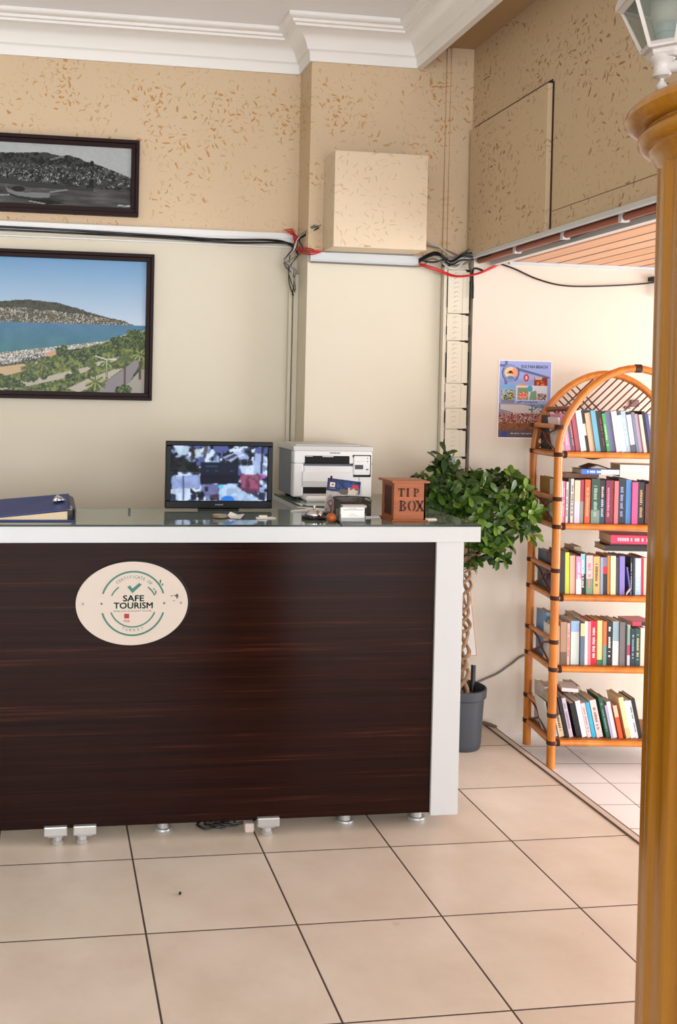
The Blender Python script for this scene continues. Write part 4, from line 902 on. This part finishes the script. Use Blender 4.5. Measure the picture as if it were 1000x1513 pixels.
for sgn in (1, -1):
    for k_ in range(-18, 36):
        u0 = k_*.037+.01; seg = []
        for i in range(200):
            zz = ZA-.02+i*.002; u = u0+sgn*(zz-ZA)*1.0
            if inside(u, zz) and ((sgn > 0 and u0 > -.075) or (sgn < 0 and u0 < .51)): seg.append((u, BD-.004*sgn, zz))
        if len(seg) > 8: m.tube([seg[0], seg[-1]], .0036, 6)
m.build('lattice', M_cane, bk, smooth=60, local=True)
m = MB(); m.tube(spline([(.20, BD-.02, SHZ[0]-.03), (.27, BD-.02, SHZ[0]-.045), (.34, BD-.02, SHZ[0]-.03)], 8), .006, 8); m.build('cane_brace', M_cane, bk, smooth=60, local=True)

# ------------------------------------------------------------------ books
bms = {}
def bmat(c):
    if c not in bms: bms[c] = mat('book_cover_%d' % len(bms), S(*c), .35)
    return bms[c]
ROT = Matrix.Rotation(BRZ, 3, 'Z')
GRP = 'paperbacks on the rattan bookcase'
rb_ = random.Random(9)
def book(label, u, v, z, t_, d, h, cols, lean=0., title=None, rx=None, cat='book', group=GRP):
    """cols: [(fraction of height, colour)...] from the foot of the spine up; u, v, z: foot corner on the bookcase, local"""
    loc = BO+ROT @ Vector((u, v, z))
    o = thing('book', label, cat, loc, group); o.rotation_euler = (0, -R(lean), BRZ) if rx is None else rx
    c = .0016; M_ = []; m = MB(); zz = 0
    for fr, col in cols:
        mm = bmat(col)
        if mm not in M_: M_.append(mm)
        m.box(0, 0, zz*h, t_, .002, min(1, zz+fr)*h, M_.index(mm)); zz += fr
    main = max(cols, key=lambda q: q[0])[1]
    m.box(0, .002, 0, c, d, h, M_.index(bmat(main))); m.box(t_-c, .002, 0, t_, d, h, M_.index(bmat(main)))
    m.build('cover', M_, o, local=True)
    if title:
        m = MB(); q = h*.16; w_ = t_*.42
        while q < h*.84:
            l_ = h*rb_.uniform(.02, .05)
            if rb_.random() < .82: m.box(t_*.5-w_/2, -.0006, q, t_*.5+w_/2*rb_.uniform(.5, 1), 0, q+l_*.7)
            q += l_
        m.build('spine_print', bmat(title), o, local=True)
    MB().box(c, .002, .003, t_-c, d-.003, h-.003).build('page_block', M_pages, o, local=True)
    return o
SN = ['top', 'second', 'third', 'fourth', 'bottom']
ORD = ['first', 'second', 'third', 'fourth', 'fifth', 'sixth', 'seventh', 'eighth', 'ninth', 'tenth', 'eleventh', 'twelfth', 'thirteenth', 'fourteenth', 'fifteenth', 'sixteenth', 'seventeenth', 'eighteenth', 'nineteenth', 'twentieth', 'twenty-first', 'twenty-second', 'twenty-third', 'twenty-fourth']
W_, K_ = (236, 230, 228), (26, 24, 28)
# (left, right, height, [(fraction, colour)], title colour, colour words); left/right measured in the shelf close-ups
shelves = [
 (820, 6.667, 9.5, .020, [
  (78, 104, .150, [(1, (238, 220, 224))], None, 'pale pink white'), (104, 158, .165, [(1, (226, 146, 188))], (236, 190, 214), 'bright pink'), (159, 184, .16, [(1, (70, 86, 96))], None, 'dark teal grey'),
  (185, 213, .166, [(1, (188, 40, 76))], (230, 180, 186), 'crimson'), (214, 258, .168, [(1, (164, 74, 88))], None, 'dusty rose'), (260, 316, .182, [(1, (238, 230, 226))], None, 'white'), (318, 344, .178, [(.4, K_), (.3, W_), (.3, K_)], None, 'black and white'),
  (345, 383, .172, [(1, (222, 182, 144))], None, 'tan'), (384, 408, .176, [(1, (176, 142, 112))], None, 'brown beige'), (410, 458, .184, [(1, (104, 176, 202))], None, 'light blue'), (459, 488, .182, [(1, K_)], None, 'plain black'), (489, 518, .178, [(1, K_)], (196, 40, 46), 'black with red print'),
  (520, 553, .172, [(1, (70, 168, 84))], (206, 232, 206), 'green'), (555, 608, .18, [(1, (112, 118, 160))], None, 'slate blue'), (610, 663, .182, [(1, (230, 224, 234))], None, 'lavender white'), (665, 708, .165, [(1, (238, 226, 226))], None, 'pinkish white'), (710, 757, .184, [(1, (166, 198, 226))], (226, 232, 240), 'pale blue'),
  (759, 808, .168, [(.2, (90, 90, 96)), (.8, (222, 218, 218))], None, 'white with grey foot'), (810, 842, .18, [(1, (120, 132, 156))], None, 'blue grey'), (844, 878, .172, [(1, (214, 186, 212))], None, 'pale lilac'), (880, 913, .17, [(1, (234, 206, 190))], None, 'cream pink'), (915, 944, .185, [(1, (24, 26, 40))], None, 'midnight black'), (946, 982, .176, [(1, (74, 84, 150))], None, 'indigo'), (984, 1030, .17, [(1, (200, 196, 190))], None, 'light grey')]),
 (820, 6.667, 0., .020, [
  (60, 90, .186, [(1, (240, 238, 236))], None, 'white'), (91, 117, .184, [(1, (232, 104, 140))], (244, 200, 212), 'pink'), (123, 146, .182, [(1, (214, 214, 216))], K_, 'white with black print'), (148, 170, .196, [(1, (72, 68, 66))], None, 'dark grey'), (172, 202, .196, [(1, (228, 224, 214))], K_, 'ivory with black print'),
  (206, 262, .19, [(.5, (206, 202, 220)), (.5, (214, 200, 170))], None, 'ivory and lavender'), (269, 302, .192, [(.5, (150, 150, 140)), (.5, (176, 40, 74))], None, 'maroon and grey'), (308, 362, .194, [(1, (222, 92, 40))], (240, 170, 140), 'orange'), (372, 458, .198, [(.3, (120, 140, 130)), (.7, (44, 66, 54))], (150, 190, 160), 'wide dark green'),
  (460, 512, .192, [(.55, (30, 70, 92)), (.45, K_)], (200, 196, 190), 'teal and black'), (515, 570, .192, [(1, (120, 34, 66))], (206, 140, 160), 'maroon'), (573, 600, .192, [(1, (150, 56, 40))], None, 'brick red'), (602, 642, .19, [(1, (220, 116, 124))], None, 'salmon pink'), (648, 722, .202, [(1, (36, 38, 48))], (140, 160, 206), 'wide black and silver blue'),
  (724, 777, .196, [(1, (70, 136, 200))], None, 'sky blue'), (779, 837, .186, [(1, (222, 86, 140))], None, 'hot pink'), (843, 908, .186, [(1, (36, 34, 36))], (196, 160, 104), 'black with gold print'), (911, 950, .18, [(1, (96, 44, 40))], None, 'dark red brown'), (952, 1000, .19, [(1, (60, 74, 110))], None, 'navy')]),
 (820, 6.667, 1.0, .020, [
  (40, 68, .172, [(1, (74, 30, 66))], None, 'dark purple'), (70, 127, .19, [(1, (28, 26, 26))], None, 'plain black'), (129, 171, .184, [(1, (196, 214, 60))], None, 'lime'), (176, 230, .17, [(1, (236, 186, 160))], None, 'peach'), (233, 287, .168, [(.4, W_), (.6, (222, 150, 186))], (240, 220, 230), 'pink and white'), (289, 332, .178, [(.5, K_), (.5, (130, 206, 220))], W_, 'black and aqua'),
  (340, 408, .172, [(.4, (110, 160, 130)), (.6, (214, 190, 190))], (226, 120, 120), 'pale green and pink'), (410, 475, .168, [(1, (234, 176, 112))], (90, 60, 50), 'orange cream'), (477, 504, .165, [(1, (150, 164, 180))], None, 'blue grey'), (506, 551, .165, [(.55, (44, 42, 48)), (.2, (210, 40, 56)), (.25, (130, 120, 150))], None, 'black with red band'), (553, 578, .172, [(1, (226, 142, 56))], None, 'orange'), (580, 632, .172, [(1, (240, 226, 180))], None, 'cream yellow'),
  (636, 664, .166, [(1, (66, 66, 78))], None, 'dark grey'), (666, 718, .172, [(1, (138, 126, 196))], None, 'lavender'), (778, 800, .166, [(1, (40, 38, 42))], (210, 210, 214), 'black with white print'), (801, 823, .166, [(1, (54, 62, 66))], None, 'charcoal green'), (824, 884, .164, [(.5, (170, 206, 222)), (.5, (190, 216, 230))], (226, 236, 240), 'pale blue'), (886, 910, .17, [(1, (206, 40, 76))], None, 'crimson'), (912, 950, .166, [(1, (216, 200, 176))], None, 'beige')]),
 (810, 6.667, 0.6, .020, [
  (88, 128, .165, [(1, (222, 220, 216))], (20, 20, 24), 'white with bold black print'), (130, 150, .172, [(1, (206, 172, 140))], None, 'light tan'), (152, 214, .19, [(.3, (110, 90, 70)), (.7, (170, 138, 112))], None, 'brown marbled'), (218, 246, .186, [(1, (218, 176, 166))], (190, 80, 90), 'pinkish beige'), (262, 346, .194, [(.75, (206, 220, 214)), (.25, (150, 184, 222))], None, 'wide pale blue green'), (350, 394, .186, [(.7, (96, 112, 132)), (.3, (236, 200, 150))], None, 'navy and peach'),
  (396, 428, .194, [(1, (240, 234, 216))], None, 'cream'), (430, 458, .194, [(1, (232, 140, 150))], None, 'rose pink'), (460, 520, .196, [(1, (206, 24, 52))], (244, 224, 224), 'bright red'), (524, 577, .198, [(.12, (50, 124, 90)), (.88, (240, 208, 140))], None, 'cream yellow with green foot'), (580, 617, .195, [(.45, (110, 150, 140)), (.55, (222, 112, 70))], None, 'orange and green'), (620, 672, .196, [(1, (30, 34, 34))], (240, 240, 236), 'black with white title'),
  (676, 737, .196, [(.55, (238, 234, 228)), (.45, (150, 176, 186))], None, 'white and blue grey'), (740, 797, .194, [(1, (112, 108, 108))], None, 'stone grey'), (799, 816, .18, [(1, (40, 50, 50))], None, 'thin black'), (818, 855, .182, [(.25, (226, 222, 222)), (.25, (206, 70, 110)), (.5, (150, 176, 160))], None, 'green pink and white'), (857, 898, .165, [(1, (36, 56, 76))], (150, 180, 190), 'dark navy'), (900, 950, .165, [(1, (40, 74, 74))], (206, 196, 130), 'dark teal with gold print'), (952, 1000, .17, [(1, (220, 210, 190))], None, 'ivory')]),
 (810, 6.667, 13., .020, [
  (70, 85, .165, [(1, (230, 226, 220))], None, 'slim white'), (86, 112, .155, [(1, (30, 46, 72))], None, 'dark navy'), (113, 146, .16, [(1, (196, 212, 228))], None, 'icy blue'), (152, 208, .178, [(.55, (230, 208, 172)), (.45, (90, 80, 72))], (60, 52, 46), 'beige and brown'), (212, 252, .185, [(1, (22, 24, 24))], None, 'black'), (254, 296, .178, [(1, (206, 190, 204))], (140, 110, 140), 'lilac'), (326, 380, .155, [(1, (24, 22, 26))], None, 'glossy black'), (386, 438, .165, [(1, (238, 236, 236))], None, 'white'), (440, 482, .155, [(1, (232, 210, 214))], (230, 120, 120), 'blush white'), (485, 524, .16, [(1, (60, 176, 214))], None, 'cyan'),
  (532, 596, .17, [(1, (232, 206, 200))], (150, 90, 80), 'pale salmon'), (624, 664, .186, [(1, (34, 88, 66))], (120, 160, 140), 'dark green'), (668, 692, .15, [(1, (176, 168, 196))], None, 'mauve'), (698, 736, .165, [(1, (238, 234, 238))], None, 'clean white'), (746, 788, .15, [(.65, (222, 84, 40)), (.35, (230, 190, 160))], None, 'orange red'), (824, 872, .186, [(.25, (240, 196, 140)), (.75, (240, 222, 164))], None, 'pale yellow'), (874, 916, .17, [(1, (236, 228, 232))], None, 'pearl white'), (918, 948, .172, [(1, (228, 222, 226))], K_, 'white with black marks'), (950, 990, .18, [(1, (30, 34, 34))], None, 'black green')])]
for si, (px_, zm, lean, v0, rows) in enumerate(shelves):
    for bi, (a, b, h, cols, ti, words) in enumerate(rows):
        f = .00299
        u = (px_+a/zm-826.5)*f*1.0+.012; t_ = (b-a)/zm*f*math.cos(R(lean))-.0006
        if si >= 3: u = (px_+a/zm-(823.5 if si == 3 else 821.5))*f+.012
        if si == 2: u = (px_+a/zm-825)*f+.012
        if u+t_ > BW-.03: continue
        book('%s spine book, %s from the left on the %s shelf' % (words, ORD[bi], SN[si]), u, v0+rb_.uniform(0, .012), SHZ[si], t_, rb_.uniform(.118, .128), h*1.0, cols, lean, ti)
# second row behind, seen through the open side
for si, items in enumerate([
   [('dark teal', (34, 44, 48), .022, .155), ('charcoal', (40, 44, 46), .03, .15)],
   [('mustard', (150, 116, 40), .02, .19), ('teal', (70, 130, 134), .022, .18), ('olive', (88, 84, 40), .03, .185)],
   [('steel blue', (84, 118, 134), .022, .165), ('black and white', (40, 38, 42), .026, .16)],
   [('sky blue', (112, 158, 196), .03, .20), ('ivory', (222, 216, 206), .03, .19)],
   [('large white', (214, 208, 204), .028, .185), ('off white', (226, 222, 218), .03, .18)]]):
    u = .024
    for words, col, th, h in items:
        book('%s book in the back row at the left end of the %s shelf' % (words, SN[si]), u, .160, SHZ[si], th, .118, h, [(1, col)], 0.); u += th+.001
    for k_ in range(4 if si > 1 else 0):
        words, col = [('dull brown', (120, 84, 60)), ('dull red', (130, 60, 56)), ('dull cream', (196, 180, 150)), ('dull grey', (120, 116, 112))][k_]
        book('%s book standing behind the front row of the %s shelf' % (words, SN[si]), u, .162, SHZ[si], .034, .116, .15+.02*((k_*7+si*3) % 3), [(1, col)], 0.); u += .036
# lying and leaning books
def lying(label, u, v, z, ln, dp, th, cols, ang=0., title=None, lean=None):
    loc = BO+ROT @ Vector((u, v, z)); o = thing('book', label, 'book', loc, GRP); o.rotation_euler = (0, 0, BRZ+R(ang))
    M_ = []; m = MB(); x = 0
    for fr, col in cols:
        mm = bmat(col); M_.append(mm) if mm not in M_ else None
        m.box(x*ln, 0, 0, min(1, x+fr)*ln, .002, th, M_.index(mm)); x += fr
    m.box(0, .002, 0, ln, dp, .0016, 0); m.box(0, .002, th-.0016, ln, dp, th, 0); m.build('cover', M_, o, local=True)
    MB().box(.003, .002, .0016, ln-.003, dp-.003, th-.0016).build('page_block', M_pages, o, local=True)
    if title:
        m = MB(); q = ln*.12
        while q < ln*.85:
            l_ = ln*rb_.uniform(.02, .05); m.box(q, -.0006, th*.3, q+l_*.7, 0, th*.7) if rb_.random() < .8 else None; q += l_
        m.build('spine_print', bmat(title), o, local=True)
    return o
Z2 = SHZ[1]+.2035
lying('brown book lying flat on the second shelf row, partly under the blue one', .055, .060, SHZ[1]+.197, .16, .10, .020, [(1, (110, 74, 50))], 6)
lying('blue and white book lying flat on top of the second shelf row', .115, .03, Z2+.0145, .168, .115, .0215, [(.52, (50, 110, 206)), (.48, (206, 214, 232))], -1, (226, 236, 250))
o = thing('book', 'dark open paperback lying face down on the blue and white book', 'book', BO+ROT @ Vector((.155, .06, Z2+.037)), GRP); o.rotation_euler = (0, 0, BRZ)
m = MB(); m.prism([(0, 0), (.045, .016), (.10, 0), (.10, .003), (.045, .020), (0, .003)], lambda a, b, d: (a, d, b), 0, .10); m.build('cover', bmat((60, 46, 42)), o, local=True)
m = MB(); m.prism([(.01, .0005), (.045, .013), (.09, .0005)], lambda a, b, d: (a, d, b), .004, .096); m.build('page_block', M_pages, o, local=True)
lying('white boxed book lying on the right end of the second shelf row', .305, .07, Z2+.002, .20, .14, .055, [(1, (232, 226, 214))], -6)
Z3 = SHZ[2]+.1925
lying('black book lying flat under the pink boxed one on the third shelf', .235, .040, Z3, .22, .12, .024, [(1, (34, 30, 32))], 0)
lying('maroon book lying flat on the black one on the third shelf', .26, .05, Z3+.0245, .20, .115, .014, [(1, (96, 30, 36))], 0)
lying('pink red boxed book on top of the lying books of the third shelf', .245, .008, Z3+.039, .24, .15, .036, [(1, (222, 44, 88))], -3, (244, 190, 200))
o = book('slim lavender book slumped at an angle in the third shelf gap', .343, .022, SHZ[2]+.0, .007, .12, .125, [(1, (96, 92, 160))], 9)
o = thing('open_pages', 'folded cream pages lying in the gap of the third shelf', 'paper', BO+ROT @ Vector((.322, .016, SHZ[2])), None, BRZ)
m = MB(); m.prism([(0, .0), (.018, .026), (.0165, .034), (.0005, .012)], lambda a, b, d: (a, d, b), -.004, .004); m.build('sheet', M_pages, o, local=True)
o = lying('pink and black paperback lying on the right end of the fourth shelf row', .37, .05, SHZ[3]+.1715, .11, .12, .018, [(.4, (206, 60, 90)), (.6, (30, 30, 34))], 8)
lying('white paperback lying on top of the bottom shelf row at left', .065, .06, SHZ[4]+.196, .07, .10, .016, [(1, (234, 226, 226))], -12)

# ------------------------------------------------------------------ fluted column and lamp in the foreground
pcx, pcy, PR = .839, -2.311, .2
t = thing('wooden_column', 'honey varnished fluted wooden column with turned capital at the right edge', 'column', (pcx, pcy, 0))
def flute(a):
    q = (a*22/(2*math.pi)) % 1.0
    return 1-.022*max(0, math.sin(math.pi*min(1, max(0, (q-.18)/.64))))**.7
m = MB(); m.lathe([(PR, .22+i*(1.955-.22)/12) for i in range(13)], pcx, pcy, 22*14, fl=flute); m.build('shaft', M_pillar, t, smooth=25)
MB().lathe([(.195, 1.945), (.203, 1.955), (.206, 1.966), (.211, 1.970), (.214, 1.976), (.224, 1.980), (.231, 1.989), (.231, 1.997), (.226, 2.004), (.219, 2.007), (.220, 2.010), (.232, 2.012), (.245, 2.017), (.251, 2.026), (.250, 2.035), (.243, 2.042), (.228, 2.046), (.224, 2.052), (.21, 2.057), (.05, 2.062)], pcx, pcy, 96).build('capital', M_pillar, t, smooth=40)
MB().lathe([(.26, 0), (.26, .10), (.25, .11), (.255, .13), (.25, .15), (.225, .165), (.23, .18), (.225, .2), (.205, .215), (.195, .23)], pcx, pcy, 96).build('base', M_pillar, t, smooth=40)
t = thing('lantern_lamp', 'white lantern lamp with scrolled arm standing on the wooden column', 'lamp', (pcx, pcy, 2.07))
MB().lathe([(.05, 2.068), (.052, 2.08), (.035, 2.09), (.022, 2.10), (.020, 2.16), (.028, 2.17), (.018, 2.185), (.016, 2.40), (.024, 2.41), (.010, 2.45)], pcx, pcy, 24).build('post', M_lampw, t, smooth=40)
lx, ly = .676, -2.2
m = MB(); m.tube(spline([(lx+.006, ly-.004, 2.116), (lx+.05, ly-.034, 2.118), (lx+.10, ly-.068, 2.112), (pcx, pcy, 2.14)], 8), .0085, 10, radii=[.0085+.003*math.sin(i*.4) for i in range(25)]); m.build('arm', M_lampw, t, smooth=60)
MB().lathe([(.002, 2.079), (.007, 2.082), (.009, 2.087), (.006, 2.092), (.0035, 2.096), (.004, 2.099), (.013, 2.103), (.0145, 2.107), (.012, 2.111), (.013, 2.120), (.016, 2.126), (.020, 2.131), (.021, 2.134)], lx, ly, 24).build('finial', M_lampw, t, smooth=40)
lxh = lx+.008
hexp = lambda r_, z_, k_: Vector((lxh+r_*math.cos(R(195+60*k_)), ly+r_*math.sin(R(195+60*k_)), z_))
def ringm(m_, r0, z0, r1, z1):
    b = len(m_.v); m_.v += [tuple(hexp(r0, z0, k_)) for k_ in range(6)]+[tuple(hexp(r1, z1, k_)) for k_ in range(6)]
    for k_ in range(6): m_.f.append((b+k_, b+(k_+1) % 6, b+6+(k_+1) % 6, b+6+k_)); m_.m.append(0)
Zb, Zt, rb0, rt0_ = 2.148, 2.224, .038, .071
m = MB()
prof_ = [(.015, 2.130), (.026, 2.131), (.031, 2.137), (.032, 2.143), (.040, 2.145), (.040, 2.151), (.015, 2.152)]
for (a, b), (c_, d) in zip(prof_[:-1], prof_[1:]): ringm(m, a, b, c_, d)
for k_ in range(6):
    m.tube([hexp(rb0, Zb, k_), hexp(rt0_, Zt, k_)], .0038, 4); m.tube([hexp(rb0, Zb+.003, k_), hexp(rb0, Zb+.003, k_+1)], .0042, 4); m.tube([hexp(rt0_, Zt, k_), hexp(rt0_, Zt, k_+1)], .0055, 4)
m.build('lantern_frame', M_lampw, t)
m = MB()
for (a, b), (c_, d) in zip([(.070, 2.222), (.081, 2.226), (.082, 2.233), (.06, 2.29), (.03, 2.31), (.03, 2.33)], [(.081, 2.226), (.082, 2.233), (.06, 2.29), (.03, 2.31), (.03, 2.33), (.002, 2.35)]): ringm(m, a, b, c_, d)
m.build('lantern_roof', M_lampw, t)
for k_ in range(6):
    a, b, c_, d = hexp(rb0, Zb+.004, k_), hexp(rb0, Zb+.004, k_+1), hexp(rt0_, Zt, k_+1), hexp(rt0_, Zt, k_)
    ce = Vector((lx, ly, (Zb+Zt)/2)); inn = [p+(Vector((lxh, ly, p.z))-p)*.03 for p in (a, b, c_, d)]
    MB().add([a, b, c_, d]+inn, [(0, 1, 2, 3), (7, 6, 5, 4), (0, 4, 5, 1), (1, 5, 6, 2), (2, 6, 7, 3), (3, 7, 4, 0)]).build('glass_pane', M_pane, t)
MB().lathe([(.012, 2.149), (.013, 2.15), (.0135, 2.172), (.016, 2.174), (.016, 2.186)], lx+.006, ly, 20).build('lamp_socket', mat('pale_blue_plastic', S(206, 220, 228), .4), t, smooth=40)
MB().lathe([(.014, 2.186), (.020, 2.192), (.024, 2.205), (.024, 2.225), (.018, 2.24), (.006, 2.247), (.001, 2.248)], lx+.006, ly, 24).build('bulb', mat('bulb_white', S(236, 232, 226), .3), t, smooth=60)

# ------------------------------------------------------------------ small things on the floor
m = MB()
for k_ in range(4):
    ph = k_*1.7; ccx = .30+.035*k_
    m.tube(spline([(ccx+(.05+.006*k_)*math.cos(a*.7+ph), -.235+(.032)*math.sin(a*.7+ph), .006+.005*k_+.006*(a % 2)) for a in range(10)], 5), .0042, 6)
tag(m.build('cable_coil', M_black, smooth=60), 'coil of black cable on the floor under the counter', 'cable')
m = MB(); m.box(.415, -.30, 0, .45, -.255, .035); m.lathe([(.014, 0), (.012, .02)], .44, -.27, 12); tag(m.build('plug_adapter', mat('pinkish_white_plastic', S(214, 198, 188), .4), bevel=.006), 'pinkish white plug adapter on floor beside the black cable coil', 'plug')
m = MB(); m.tube([(.125, -.700, .004), (.128, -.694, .006), (.130, -.686, .004)], .004, 6, radii=[.002, .0045, .002]); tag(m.build('debris', M_blackm), 'tiny black speck on the floor tile before the counter', 'debris')
m = MB(); m.tube([(1.787, .71, .012), (1.81, .68, .012), (1.83, .655, .010)], .008, 8, radii=[.009, .010, .007]); tag(m.build('rubble', mat('rubble_brown', S(112, 92, 80), .8)), 'small crumb of rubble at the far end of the threshold strip', 'rubble')
